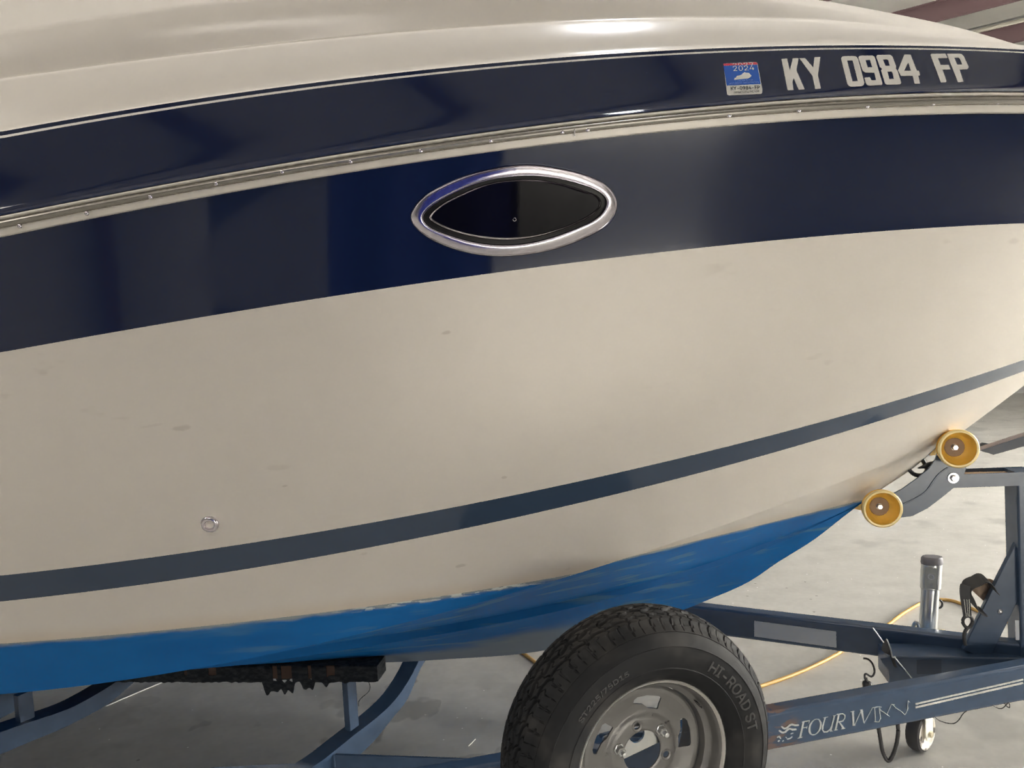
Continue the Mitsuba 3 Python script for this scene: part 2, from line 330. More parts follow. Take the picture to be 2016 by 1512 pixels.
chine = Line(1.1, 1.6, 2.4, [(0, 1367), (198, 1345), (298, 1330), (400, 1315.5), (500, 1295), (700, 1252), (799, 1220), (923, 1190), (1010, 1168), (1107, 1139), (1224, 1104), (1348, 1064), (1472, 1018), (1531, 994.7), (1600, 970), (1665, 939), (1764, 906), (1814, 888.6)])
strake = Line(.55, 1.24, 2.2, [(500, 1306), (725, 1275), (923, 1241), (1047, 1207), (1200, 1180), (1283, 1160), (1472, 1093), (1600, 1036), (1660, 1010)])
KEEL = np.array([[-4.4, .33], [-2.2, .355], [-1.16, 0.373], [-0.759, 0.388], [-0.496, 0.399], [-0.328, 0.412], [-0.077, 0.432], [0.044, 0.449], [.33, .52], [0.622, 0.623], [0.706, 0.659], [0.857, 0.728], [0.968, 0.805],
                 [1.095, 0.887], [1.221, 0.988], [1.335, 1.074], [1.466, 1.165], [1.538, 1.235], [1.601, 1.284], [1.73, 1.39], [1.814, 1.459]])
from scipy.interpolate import PchipInterpolator, CubicSpline
_kz = PchipInterpolator(KEEL[:, 0], KEEL[:, 1])
# the stem above the keel: lines end on it
stem_pts = np.array([[1.6, 1.284], [1.814, 1.459], [2.0, 1.62], [2.4, 1.95], [2.7, 2.23]])
band_top = Line(1.22, 2.66, 2.75, [(0, 260), (302, 206.6), (521, 177), (700, 153), (997, 121.5), (1350, 99), (1490, 91), (1663, 89), (1837, 91), (2016, 98)])
crease_b = Line(1.12, 2.6, 2.7, [(0, 153), (174, 130), (347, 106), (650, 75), (700, 69), (997, 49), (1240, 37.5), (1350, 38)])
_cbz = crease_b.z                                                # toward the bow the edge dies into the deck's fall
crease_b.z = lambda x: _cbz(x) - np.interp(x, [.7, 1.0, 1.3, 1.5, 1.6, 2.0, 2.6], [0, .004, .023, .046, .056, .085, .11])
crease_a = Line(1.06, 2.5, 2.7, zpts=[(-4.4, 2.45), (-1.17, 2.583), (-.85, 2.6), (-.53, 2.614), (0, 2.625), (.5, 2.60), (1, 2.545), (1.5, 2.462), (2.2, 2.33), (2.5, 2.262)])
crest = Line(.55, 2.6, 2.7, zpts=[(-4.4, 2.9), (-2.5, 2.97), (-1, 2.96), (0, 2.87), (.6, 2.775), (1.05, 2.688), (1.3, 2.632), (1.5, 2.583), (1.71, 2.512), (2.2, 2.35), (2.6, 2.25)])

NU = 150
U = 1 - (1 - np.linspace(0, 1, NU)) ** 1.15
def mirror(v, f):
    w = v.copy(); w[:, 1] *= -1
    return np.vstack([v, w]), np.vstack([f, f[:, ::-1] + len(v)])
def both(grid):
    g = np.asarray(grid); v, f = mirror(g.reshape(-1, 3), grid_faces(*g.shape[:2]))
    return rawmesh(v, f)
def grid_normals(g):
    du = np.gradient(g, axis=0); dv = np.gradient(g, axis=1); n = np.cross(du, dv)
    l = np.linalg.norm(n, axis=-1, keepdims=True); n = n / np.maximum(l, 1e-12)
    n[-1] = np.where(l[-1] < 1e-9, n[-2], n[-1]); return n
def add_rows(key, g, n, lo, hi, bsdf, label=None):
    """rows lo..hi of a section grid (and their mirror image) as one part, keeping the whole grid's normals"""
    v = g[:, lo:hi + 1].reshape(-1, 3); nn = n[:, lo:hi + 1].reshape(-1, 3); f = grid_faces(g.shape[0], hi + 1 - lo)
    fn = np.cross(v[f[:, 1]] - v[f[:, 0]], v[f[:, 2]] - v[f[:, 0]]); s = np.sum(fn * nn[f[:, 0]])
    if s < 0: nn = -nn
    v2, f2 = mirror(v, f); n2 = np.vstack([nn, nn * [1, -1, 1]])
    path = meshkit.write_ply((v2, f2), False, None, None, normals=n2)
    return add(key, {'type': 'ply', 'filename': path, 'face_normals': False, 'bsdf': {'type': 'ref', 'id': bsdf}}, None, label=label)
boat = 'boat'
tag(boat, 'white and navy cabin motorboat resting on a blue trailer', 'boat')
# topsides: one smooth skin from the rub rail to the chine
lines = [rail_bot, navy_bot, str_top, str_bot, chine]
ctrl = np.stack([l.at(U) for l in lines], 1)                     # NU x 5 x 3
sub = [14, 14, 3, 8]
tpar = np.array([0, .42, 1.13, 1.20, 1.42])
tt = np.concatenate([np.linspace(tpar[i], tpar[i + 1], sub[i], endpoint=False) for i in range(4)] + [[tpar[-1]]])
side = CubicSpline(tpar, ctrl, axis=1, bc_type='natural')(tt)
side[..., 1] = np.minimum(side[..., 1], 0)
sn = grid_normals(side); cuts = np.cumsum([0] + sub)
add_rows('boat__navy_band', side, sn, 0, cuts[1], m_('gel_navy'), 'glossy navy band of the hull below the rub rail')
add_rows('boat__hull', side, sn, cuts[1], cuts[2], m_('gel_white'), 'white hull side')
add_rows('boat__boot_stripe', side, sn, cuts[2], cuts[3], m_('stripe_navy'), 'dark navy stripe low on the white hull')
# bottom: chine flat, bottom panel, strake, keel
P0 = np.array([0, 0, .984]); PN = unit((-0.043, 0, 1.0))
low = side[:, cuts[3]:]
uc = chine.at(U); L = chine.L
def bottom_grid():
    x = uc[:, 0]; rows = [uc]
    keel = np.stack([x, 0 * x, _kz(np.clip(x, -4.4, 1.814))], 1)
    fade = np.clip((L - x) / .5, 0, 1)
    inner = uc + np.stack([0 * x, .045 * fade, -.004 * fade], 1)                     # the flat of the chine
    end = (strake.L - XT) / (L - XT)
    w = np.clip((strake.L - x) / .35, 0, 1)
    bs = strake.b(np.minimum(x, strake.L)); zs = strake.z(x)
    tk = np.clip(bs / np.maximum(-uc[:, 1], 1e-6), 0, 1)
    zlin = keel[:, 2] + (uc[:, 2] - keel[:, 2]) * np.clip(tk, 0, 1)
    zs = np.where(x < strake.L, zs, zlin)
    h = .030 * w * np.clip(1.15 - .5 * (x + .2), .15, 1)
    s_lo = np.stack([x, -bs, zs], 1)
    s_up = np.stack([x, -bs + .002, zs + h], 1)
    s_in = np.stack([x, -bs + .03 * w, zs - .001], 1)
    s_in2 = s_in + np.stack([0 * x, 0 * x, .006 * w], 1)
    def lerp(a, b, t): return a + (b - a) * t
    rows += [lerp(uc, inner, .5), inner]
    rows += [lerp(inner, s_up, t) for t in (.25, .5, .75)] + [s_up, s_lo, s_in]
    rows += [lerp(s_in, keel, t) for t in (.25, .5, .75)] + [keel]
    g = np.stack(rows, 1); g[-1] = keel[-1]; return g
bot = bottom_grid()
def half(g): return rawmesh(g.reshape(-1, 3), grid_faces(*g.shape[:2]))
m_low, m_bot = half(low), half(bot)
def cut(m, keep): return trimesh.intersections.slice_mesh_plane(m, PN * keep, P0)
def two_sides(m):                                                # the halves share no vertices, so the keel stays sharp
    m.merge_vertices(); m.fix_normals(); return rawmesh(*mirror(np.array(m.vertices), np.array(m.faces)))
wl = two_sides(cat_([cut(m_low, 1), cut(m_bot, 1)])); wb = two_sides(cat_([cut(m_low, -1), cut(m_bot, -1)]))
add('boat__lower_hull', wl, m_('gel_white'), 24, 'white hull below the stripe')
add('boat__bottom', wb, m_('bottom_blue'), 24, 'worn blue antifouling paint on the bottom')
# transom
tr = np.vstack([side[0], bot[0][1:]]); tr2 = tr * [1, -1, 1]
poly = Polygon([(p[1], p[2]) for p in np.vstack([tr, tr2[::-1]])]).buffer(0)
add('boat__transom', plate(poly, (XT, 0, 0), (0, 1, 0), (0, 0, 1), .04), m_('gel_white'), False)
# deck side band with its cove, pinstripe
rt, bt = rail_top.at(U), band_top.at(U)
def lerp(a, b, t): return a + (b - a) * t
n_out = grid_normals(np.stack([rt, rt + [0, 0, .1]], 1))[:, 0]; n_out = np.where(n_out[:, 1:2] > 0, -n_out, n_out); n_out[:, 2] = 0
dh = np.linalg.norm(bt - rt, axis=1, keepdims=True)
tz = [0, .03, .07, .12, .2, .35, .5, .65, .8, .9]
off = [.016, .009, .004, .0015, .0, .0, .0, .0, .0, .0]
pin0, pin1 = .920, .950
bandrows = [lerp(rt, bt, t) + n_out * o for t, o in zip(tz, off)]
g = np.stack(bandrows + [lerp(rt, bt, t) for t in (pin0, pin1, 1.0)], 1); gn = grid_normals(g); nb_ = len(tz)
add_rows('boat__deck_band', g, gn, 0, nb_, m_('gel_navy'), 'glossy navy band above the rub rail')
add_rows('boat__pinstripe', g, gn, nb_, nb_ + 1, m_('decal_white'), 'thin white pinstripe along the deck edge')
add_rows('boat__deck_edge', g, gn, nb_ + 1, nb_ + 2, m_('gel_navy'), 'thin navy line above the pinstripe')
# white deck moulding: corner-rounded section
cb, ca, cr = crease_b.at(U), crease_a.at(U), crest.at(U)
cen = cr * [1, 0, 1] + [0, 0, .008]
ledge = bt + np.stack([0 * U, .020 + 0 * U, .011 + 0 * U], 1)
fa = np.clip((1.2 - bt[:, 0]) / 1.6, 0, 1)[:, None]               # the scoop between the creases fades out toward the bow
cb2 = cb + fa * np.array([0, .034, .005]) + (1 - fa) * np.array([0, .02, .012])
mid = lerp(cb2, ca, .55) + fa * (np.array([0, 1, 0]) * ((cb2 - lerp(cb2, ca, .55))[:, 1:2] - .003))
ctl = [bt, ledge, lerp(ledge, cb, .5) - [0, .006, -.004] , cb, cb2, mid, ca, lerp(ca, cr, .5) + [0, 0, .012], cr, cen]
rad = [None, .016, .06, .02, .012, .2, .02, .2, .2, None]
rows = [ctl[0]]
for i in range(1, len(ctl) - 1):
    p, q, r = ctl[i - 1], ctl[i], ctl[i + 1]
    la = np.linalg.norm(p - q, axis=1, keepdims=True); lb_ = np.linalg.norm(r - q, axis=1, keepdims=True)
    a = q + (p - q) * np.minimum(rad[i] / np.maximum(la, 1e-6), .49); b = q + (r - q) * np.minimum(rad[i] / np.maximum(lb_, 1e-6), .49)
    rows += [(1 - t) ** 2 * a + 2 * t * (1 - t) * q + t * t * b for t in (0, .17, .33, .5, .67, .83, 1)]
rows.append(ctl[-1])
g = np.stack(rows, 1); gn = grid_normals(g)
add_rows('boat__deck', g, gn, 0, g.shape[1] - 1, m_('deck_white'), 'smooth white moulded deck')
# rub rail: vinyl bead, metal insert, lower flange
rb = rail_bot.at(U); rb[:, 0:2] = rt[:, 0:2]
def rail_strip(prof):
    return both(np.stack([lerp(rt, rb, f) + n_out * o for o, f in prof], 1))
c = lambda f0, f1, o, n: [(o * math.sin(math.pi * k / n) ** .35 + .003, f0 + (f1 - f0) * k / n) for k in range(n + 1)]
rr = 'boat__rub_rail'
add(rr, rail_strip([(.003, .0), (.004, .62), (.012, .64), (.012, .70), (.007, .97), (.0, 1.0)]), m_('vinyl_white'), 40, 'cream rub rail base with a lower lip')
add(rr + '__bead', rail_strip(c(-.02, .23, .014, 8)), m_('vinyl_white'), True, 'rounded cream vinyl bead')
add(rr + '__insert', rail_strip([(.004, .25), (.016, .26), (.019, .30), (.0215, .38), (.0222, .45), (.0215, .52), (.019, .60), (.012, .64), (.004, .65)]), m_('stainless'), 35, 'brushed stainless insert strip')
railb = Line(1.305, 2.72, 2.8, [(0, 445), (650, 326), (1316, 237), (2016, 201)], deg=2)
def dome(c0, n, r, h, seg=16):
    return revolve([(r * math.sin(a), h * math.cos(a)) for a in np.linspace(0, math.pi / 2, 5)] + [(r, -.002), (0, -.002)], c0, n, seg, False)
for px, py in [(38, 445), (170, 420), (295, 387.5), (425, 361.5), (555, 338), (690, 317.5), (828, 296.5), (966, 276.5), (1107, 259.5), (1157, 255), (1436, 227), (1573, 217.5), (1708, 209), (1838, 203.5), (1965, 201.5)]:
    i = onb(px, py, B(1.302, 2.72, 2.8)); d = .01
    nn = unit((-(railb.b(i[0] + d) - railb.b(i[0] - d)) / (2 * d) * -1, -1, 0)); nn[0] = abs(nn[0])
    add(rr + '__screw', cat_([dome(i - nn * .001, nn, .0052, .0028)]), m_('chrome'), 40, 'small screw head' if px == 38 else None)
i = onb(1131, 257.5, B(1.3025, 2.72, 2.8)); tx = np.array([1, .33, 0.06])
add(rr + '__joint', sweep([i + [0, .004, -.011], i + [0, -.0012, 0], i + [0, .004, .011]], rrect(.004, .003, .001, 2), (1, 0, 0)), m_('chrome'), 40, 'joint cover of the metal insert')

# porthole
pc = onb(1012, 412, B(1.262, 2.6, 2.77))
_s = [onb(x, y, B(1.262, 2.6, 2.77)) for x, y in ((820, 420), (1205, 400))]
ex = unit(_s[1] - _s[0])
i0, i1 = np.unravel_index(np.argmin(np.linalg.norm(side - pc, axis=-1)), side.shape[:2])
pn = sn[i0, i1]; pn = pn if pn[1] < 0 else -pn; pc = side[i0, i1] + ((pc - side[i0, i1]) - pn * ((pc - side[i0, i1]) @ pn))
def outline(pts):
    q = zoomed(pts, 790, 300, 4.48)
    P = np.array([on_plane(x, y, pc, pn) for x, y in q]); P = np.vstack([P, P[:1]])
    t = np.r_[0, np.cumsum(np.linalg.norm(np.diff(P, axis=0), axis=1))]
    s = CubicSpline(t, P, bc_type='periodic')(np.linspace(0, t[-1], 721)[:-1])
    cen_ = s.mean(0); ey = np.cross(pn, ex); a = np.arctan2((s - pc) @ ey, (s - pc) @ ex)
    o = np.argsort(a); tgt = np.linspace(-np.pi, np.pi, 241)[:-1]
    return np.stack([np.interp(tgt, np.r_[a[o] - 2 * np.pi, a[o], a[o] + 2 * np.pi], np.tile(s[o, k], 3)) for k in range(3)], 1)
PO = outline([(78, 560), (100, 500), (140, 440), (320, 310), (600, 190), (870, 125), (1090, 100), (1400, 135), (1700, 220), (1850, 325), (1905, 450), (1860, 600), (1700, 720), (1400, 840), (1100, 900), (830, 915), (560, 880), (300, 790), (150, 690)])
PI_ = outline([(183, 575), (200, 530), (250, 475), (420, 370), (700, 255), (950, 205), (1120, 195), (1400, 225), (1640, 290), (1760, 350), (1812, 430), (1780, 530), (1600, 650), (1300, 760), (1000, 815), (800, 815), (560, 775), (330, 700), (215, 635)])
PG = outline([(280, 575), (320, 515), (500, 405), (760, 298), (1000, 262), (1150, 262), (1400, 302), (1620, 367), (1712, 410), (1722, 450), (1650, 530), (1400, 648), (1150, 718), (950, 738), (750, 728), (500, 678), (320, 605)])
def conform(P):                                                  # follow the hull skin under the point
    d = np.linalg.norm(side[:, :16, None] - P, axis=-1).reshape(-1, len(P)); j = d.argmin(0); S = side[:, :16].reshape(-1, 3)[j]; N = sn[:, :16].reshape(-1, 3)[j]
    N = np.where(N[:, 1:2] > 0, -N, N)
    return P + pn * (((S - P) * N).sum(1) / (N @ pn))[:, None]
_sm = lambda a: sum(np.roll(a, k, 0) for k in range(-6, 7)) / 13
def surf_h(P): h = (conform(P) - P) @ pn; return _sm(h)
hO = surf_h(PO)[:, None]
def ring(prof):
    rows = [(lerp(PO, PI_, t) if t <= 1 else lerp(PI_, PG, t - 1)) + pn * (hO * (1 - .5 * min(t, 2)) + h) for t, h in prof]
    g = np.stack(rows + [rows[0]], 0); v = g.reshape(-1, 3); f = grid_faces(g.shape[0], g.shape[1], True)
    m = rawmesh(v, f); m.merge_vertices(); m.fix_normals(); return m
ph = 'boat__porthole'
add(ph, ring([(0, -.012), (0, .004), (.03, .008), (.09, .0105), (.16, .0095), (.19, .0082), (.22, .0086), (.40, .0098), (.62, .0106), (.82, .0110), (.95, .0106), (1.0, .0095), (1.0, -.012)]), m_('chrome'), 50, 'chromed eye-shaped porthole frame')
add(ph + '__inner_trim', ring([(.97, -.01), (.97, .011), (1.02, .0145), (1.08, .0148), (1.14, .012), (1.16, -.01)]), m_('chrome'), 40, 'thin chrome inner ring')
add(ph + '__gasket', ring([(1.14, -.01), (1.14, .006), (1.62, .006), (1.62, -.01)]), m_('gasket'), 30, 'black seal')
add(ph + '__pane_trim', ring([(1.58, -.01), (1.60, .008), (1.70, .010), (1.86, .0075), (1.9, -.01)]), m_('chrome'), 40, 'thin chrome ring round the pane')
gl = lerp(PI_, PG, .88) + pn * (hO * .1 + .004)
ey_ = np.cross(pn, ex)
gm = plate(Polygon([((p - pc) @ ex, (p - pc) @ ey_) for p in gl]).buffer(0), pc + pn * (.002 + float(hO.mean()) * .1), ex, ey_, .006, pn)
add(ph + '__pane', gm, m_('black_gloss'), False, 'dark tinted pane')
add(ph + '__latch', revolve([(.0045, 0), (.0045, .004), (.003, .0045), (.003, 0)], on_plane(1012, 431, pc, pn) + pn * .008, pn, 20), m_('chrome'), 40, 'small ring-shaped latch screw')

# registration number and sticker on the deck band
def band_pt(px, py, lift=0.0):
    y = -1.0
    for _ in range(60):
        p = aty(px, py, y); x = p[0]
        f = (p[2] - rail_top.z(x)) / (band_top.z(x) - rail_top.z(x)); b = rail_top.b(x) + (band_top.b(x) - rail_top.b(x)) * f
        y = .5 * y - .5 * (b + lift)
    return aty(px, py, y)
def band_decal(poly, t0, t1):
    c0 = band_pt(*poly.centroid.coords[0])
    cx, cy = poly.centroid.coords[0]
    n = unit(np.cross(band_pt(cx + 8, cy) - c0, band_pt(cx, cy - 8) - c0)); n = n if n[1] < 0 else -n
    return pix_poly(poly, c0 + n * t0, n, (0, t1 - t0))
def P_(pts, ox, oy, s, holes=(), r=0):
    g = Polygon(zoomed(pts, ox, oy, s), [zoomed(h, ox, oy, s) for h in holes])
    return g.buffer(-r).buffer(r).buffer(r).buffer(-r) if r else g
A = dict(ox=1530, oy=100, s=17.79); Bz = dict(ox=1650, oy=95, s=11.86); C = dict(ox=1825, oy=95, s=18.9)
glyphs = [('K', P_([(148, 290), (345, 275), (440, 690), (545, 268), (748, 266), (672, 690), (960, 1352), (752, 1366), (575, 960), (533, 1105), (572, 1375), (366, 1386)], **A)),
 ('Y', P_([(775, 266), (975, 262), (1262, 590), (1305, 232), (1510, 225), (1425, 860), (1530, 1325), (1335, 1346), (1232, 880)], **A)),
 ('0', P_([(65, 235), (95, 195), (150, 187), (380, 183), (430, 205), (465, 255), (610, 800), (600, 855), (545, 890), (300, 900), (245, 875), (212, 830)], holes=[[(208, 290), (335, 288), (460, 770), (335, 776)]], **Bz)),
 ('9', P_([(472, 220), (490, 185), (530, 175), (800, 172), (850, 200), (1035, 830), (1015, 862), (720, 876), (670, 855), (640, 800), (612, 690), (740, 675), (765, 735), (790, 752), (885, 748), (845, 572), (640, 572), (590, 545), (560, 500)], holes=[[(635, 280), (740, 272), (795, 445), (690, 450)]], **Bz)),
 ('8', P_([(888, 200), (900, 165), (935, 158), (1210, 155), (1265, 190), (1355, 430), (1345, 475), (1385, 530), (1470, 800), (1455, 835), (1420, 848), (1140, 855), (1095, 830), (1000, 520), (1025, 480), (975, 440)], holes=[[(1045, 268), (1140, 262), (1170, 285), (1205, 412), (1105, 415)], [(1148, 548), (1245, 545), (1270, 580), (1302, 718), (1195, 722)]], **Bz)),
 ('4', P_([(1545, 150), (1690, 150), (1835, 525), (1885, 525), (1912, 638), (1868, 640), (1912, 830), (1785, 832), (1738, 645), (1465, 648), (1395, 520)], holes=[[(1635, 335), (1700, 528), (1542, 530)]], **Bz)),
 ('F', P_([(120, 235), (180, 210), (680, 205), (765, 365), (400, 372), (505, 625), (800, 622), (872, 795), (575, 800), (722, 1225), (700, 1270), (515, 1280)], **C)),
 ('P', P_([(735, 210), (1220, 205), (1310, 240), (1360, 300), (1545, 690), (1535, 740), (1490, 785), (1205, 795), (1355, 1250), (1150, 1275)], holes=[[(1010, 358), (1170, 352), (1215, 390), (1298, 590), (1285, 610), (1120, 615)]], **C))]
rn = 'boat__registration_number'
tag(rn, 'white block letters KY 0984 FP on the navy band')
for name, gph in glyphs:
    add(rn + '__letter', band_decal(gph, .0006, .0012), m_('decal_white'), False, f'white character {name}')
S = dict(ox=1416, oy=115, s=20.16)
st = 'boat__registration_sticker'
def dec(key, poly, mat, k, label=None): add(key, band_decal(poly, .0008 + k * .0004, .0010 + k * .0004), m_(mat), False, label)
whole = Polygon(zoomed([(160, 210), (1450, 140), (1510, 180), (1715, 1240), (1690, 1390), (1640, 1410), (360, 1470), (310, 1420)], **S))
dec(st, whole, 'decal_white', 0, 'blue and white registration sticker with the year 2024')
dec(st + '__red_strip', Polygon(zoomed([(165, 212), (1455, 150), (1505, 190), (1520, 235), (170, 292)], **S)), 'decal_red', 1, 'red strip of the older sticker')
dec(st + '__blue_field', Polygon(zoomed([(165, 300), (1505, 248), (1640, 1015), (300, 1080)], **S)), 'decal_blue', 1, 'blue field')
dec(st + '__state_shape', Polygon(zoomed([(590, 850), (605, 770), (660, 765), (700, 690), (800, 680), (900, 630), (950, 575), (1010, 545), (1060, 575), (1180, 570), (1225, 640), (1290, 690), (1210, 760), (1130, 800), (820, 825)], **S)), 'decal_white', 2, 'white map outline')
def sticker_text(text, x, y, h, dx, dy, mat, label, bold=False, shear=.15, sx=1.0, clip=None):
    from shapely.geometry import MultiPolygon
    m = meshkit.text_mesh(text, h, .01, bold)
    sl = m.section(plane_origin=[0, 0, .005], plane_normal=[0, 0, 1])
    pl, tf = sl.to_2D() if hasattr(sl, 'to_2D') else sl.to_planar()
    u = unary_union(list(pl.polygons_full)); u = affinity.affine_transform(u, [tf[0, 0], tf[0, 1], tf[1, 0], tf[1, 1], tf[0, 3], tf[1, 3]])
    # letters run along (dx, dy); their feet slide right by the sticker's slant
    l = math.hypot(dx, dy); ux, uy = dx / l, dy / l
    u = affinity.affine_transform(u, [ux * sx, -shear, uy * sx, -1.0, x, y])
    u = affinity.affine_transform(u, [1 / S['s'], 0, 0, 1 / S['s'], S['ox'], S['oy']])
    if clip is not None: u = u.intersection(clip)
    dec(st + '__lettering', u.simplify(.02), mat, 3, label)
sticker_text('2024', 530, 505, 195, 660, -35, 'decal_white', 'white year 2024', sx=1.28)
sticker_text('2022', 510, 345, 150, 660, -35, 'decal_white', 'cut-off tops of the year on the older sticker', sx=1.66, clip=Polygon(zoomed([(165, 212), (1455, 150), (1505, 190), (1520, 238), (170, 294)], **S)))
sticker_text('KY-0984-FP', 450, 1262, 135, 1110, -50, 'decal_black', 'black KY-0984-FP', True, sx=.98)
sticker_text('GFNCU067K708', 580, 1405, 82, 870, -60, 'decal_black', 'small black GFNCU067K708', sx=1.12)
sticker_text('Expires April 30, 2024', 620, 905, 42, 660, -30, 'decal_pale', 'small pale line of print', sx=1.18)
sticker_text('MOTORBOAT REGISTRATION', 410, 1030, 60, 1100, -60, 'decal_pale', 'pale MOTORBOAT REGISTRATION', sx=.98)

def side_hit(px, py, rows=slice(0, None)):
    G = side[:, rows]; best = None
    d = ray(px, py); d = d / np.linalg.norm(d); w = G - CAM; perp = np.linalg.norm(w - (w @ d)[..., None] * d, axis=-1)
    i, j = np.unravel_index(perp.argmin(), perp.shape); n = sn[:, rows][i, j]; n = n if n[1] < 0 else -n
    return on_plane(px, py, G[i, j], n), n
for mx, my, w, h, k in ((878, 655, 10, 4, .5), (357, 843, 18, 6, .35), (300, 838, 26, 3, .15), (560, 957, 6, 2.5, .4), (993, 940, 6, 3, .4), (907, 1114, 10, 4, .45), (1195, 1108, 7, 5, .25), (717, 1090, 7, 3, .25), (1119, 1120, 5, 4, .2)):
    hp_, _ = side_hit(mx, my); d_ = float((hp_ - CAM) @ FW) / FPX
    MARKS.append((float(hp_[0]), float(hp_[2]), w * d_, h * d_, k))
fp, fn_ = side_hit(413.5, 1032)
fit = 'boat__drain_fitting'
add(fit, revolve([(.0115, -.006), (.0115, .004), (.014, .0075), (.018, .0078), (.0215, .005), (.0232, .001), (.0232, -.006)], fp, fn_, 40), m_('chrome'), 50, 'round stainless drain fitting on the white hull')
add(fit + '__bore', revolve([(.0001, -.004), (.0001, -.003), (.0118, -.003), (.0118, -.004)], fp + fn_ * .001, fn_, 24), m_('black_gloss'), False, 'dark bore')
eye = [aty(*p, 0.0) for p in ((1783, 922), (1789, 924), (1797, 932), (1808, 936), (1818, 934.5), (1824.5, 926), (1821, 914), (1816, 905), (1813, 900))]
add('boat__bow_eye', tube(eye, .0075, 40, 10), m_('black_steel'), 60, 'dark bow eye ring under the stem')

# ------------------------------------------------------------------ the trailer
TR = 'boat_trailer'
tag(TR, 'dark blue painted steel boat trailer carrying the boat', 'trailer')
mp = m_('trailer_paint')
na, nbp = at(1510, 1447, 2.35), at(2016, 1343, 2.566); nd = unit((nbp - na) * [1, 1, 0]); nn = unit(np.cross(nd, ZZ))   # near rail; nn faces the camera
if nn[1] > 0: nn = -nn
zr = .451
RW, RH = .06, .122
nface = np.array([na[0], na[1], zr])
near = lambda s, z=zr: np.array([na[0], na[1], 0]) + nd * s - nn * RW / 2 + ZZ * z
f0, f1 = at(1416, 1223, 3.2), at(1726, 1267, 2.93); fd = unit((f1 - f0) * [1, 1, 0]); fnn = unit(np.cross(fd, ZZ)); fnn = -fnn if fnn[1] > 0 else fnn
FHh = .118
far = lambda s, z=.4605: np.array([f0[0], f0[1], 0]) + fd * s - fnn * RW / 2 + ZZ * z
rail1 = TR + '__frame_rail'
add(rail1, beam(near(-2.4), near(1.38), RW, RH, r=.014), mp, 40, 'near tongue rail with peeling lettering')
add(TR + '__frame_rail', beam(far(-2.2), far(1.30), RW, FHh, r=.014), mp, 40, 'far tongue rail with a silver reflector')
rail2 = TR + '__frame_rail_001'
fplane = (f0 + fnn * .0006)
add(rail2 + '__reflector', pix_poly(Polygon([(1485, 1222), (1646, 1243), (1647, 1275), (1485, 1253)]), fplane, fnn, (0, .001)), m_('reflector'), False, 'silver reflective sticker')
def rail_decal(key, g, mat, label, t=.0012): add(rail1 + '__' + key, pix_poly(g, na + nn * .0006, nn, (0, t)), m_(mat), False, label)
Z4 = lambda pts: zoomed(pts, 1520, 1370, 6.72)
def stroke(pts, w, flat=True): return LineString(Z4(pts)).buffer(w / 6.72 / 2, cap_style=2 if flat else 1, join_style=2)
def taper(a, b, wa, wb):
    (x0, y0), (x1, y1) = Z4([a, b]); l = math.hypot(x1 - x0, y1 - y0); px_, py_ = -(y1 - y0) / l, (x1 - x0) / l; wa /= 13.44; wb /= 13.44
    return Polygon([(x0 + px_ * wa, y0 + py_ * wa), (x1 + px_ * wb, y1 + py_ * wb), (x1 - px_ * wb, y1 - py_ * wb), (x0 - px_ * wa, y0 - py_ * wa)])
def oval(cx, cy, rx, ry, sk):
    a = np.linspace(0, 2 * np.pi, 48, endpoint=False); return Polygon(Z4([(cx + rx * math.cos(t) - sk * ry * math.sin(t), cy + ry * math.sin(t) - .22 * rx * math.cos(t)) for t in a]))
word = {
 'F': [stroke([(413, 345), (368, 548)], 24), stroke([(392, 346), (495, 326)], 13), stroke([(495, 320), (483, 362)], 8), stroke([(390, 425), (466, 411)], 11), stroke([(462, 400), (455, 432)], 7), stroke([(338, 558), (398, 546)], 9)],
 'O': [oval(566, 411, 88, 108, .12).difference(oval(568, 409, 62, 98, .12))],
 'U': [stroke([(703, 282), (668, 400), (664, 445), (685, 476), (725, 474), (765, 446), (790, 390), (824, 258)], 17), stroke([(824, 258), (776, 462)], 14), stroke([(672, 290), (738, 276)], 8), stroke([(800, 264), (845, 254)], 8), stroke([(765, 468), (802, 462)], 7)],
 'R': [stroke([(880, 246), (838, 448)], 22), stroke([(852, 246), (935, 234), (962, 255), (960, 295), (930, 332), (872, 346)], 14), taper((890, 345), (945, 432), 16, 30), stroke([(818, 455), (866, 445)], 9), stroke([(912, 437), (968, 428)], 8)],
 'W': [taper((1066, 203), (1076, 388), 26, 24), stroke([(1034, 211), (1086, 200)], 8), stroke([(1090, 385), (1178, 190)], 9), taper((1180, 183), (1213, 350), 34, 12), stroke([(1160, 186), (1196, 180)], 7), stroke([(1215, 362), (1326, 155), (1345, 150)], 7), stroke([(1062, 391), (1102, 388)], 9)],
 'I': [stroke([(1322, 156), (1400, 143), (1447, 148)], 9), stroke([(1356, 155), (1366, 338)], 10), stroke([(1352, 340), (1412, 344), (1434, 292), (1415, 158)], 9)],
 'N': [stroke([(1428, 188), (1470, 210), (1553, 270)], 9), stroke([(1428, 160), (1440, 200)], 8), stroke([(1518, 244), (1578, 106), (1622, 114)], 6)],
 'N2': [stroke([(1590, 108), (1640, 160), (1710, 205), (1756, 250)], 10), stroke([(1756, 250), (1786, 190), (1798, 60)], 7)],
 'S': [stroke([(1798, 60), (1822, 86)], 8), stroke([(1800, 150), (1790, 190)], 8)]}
tag(rail1 + '__lettering', 'silver lettering FOUR WINNS, the second word half peeled off')
for k, gs in word.items():
    rail_decal('lettering', unary_union(gs), 'decal_silver', 'silver letter ' + k[0])
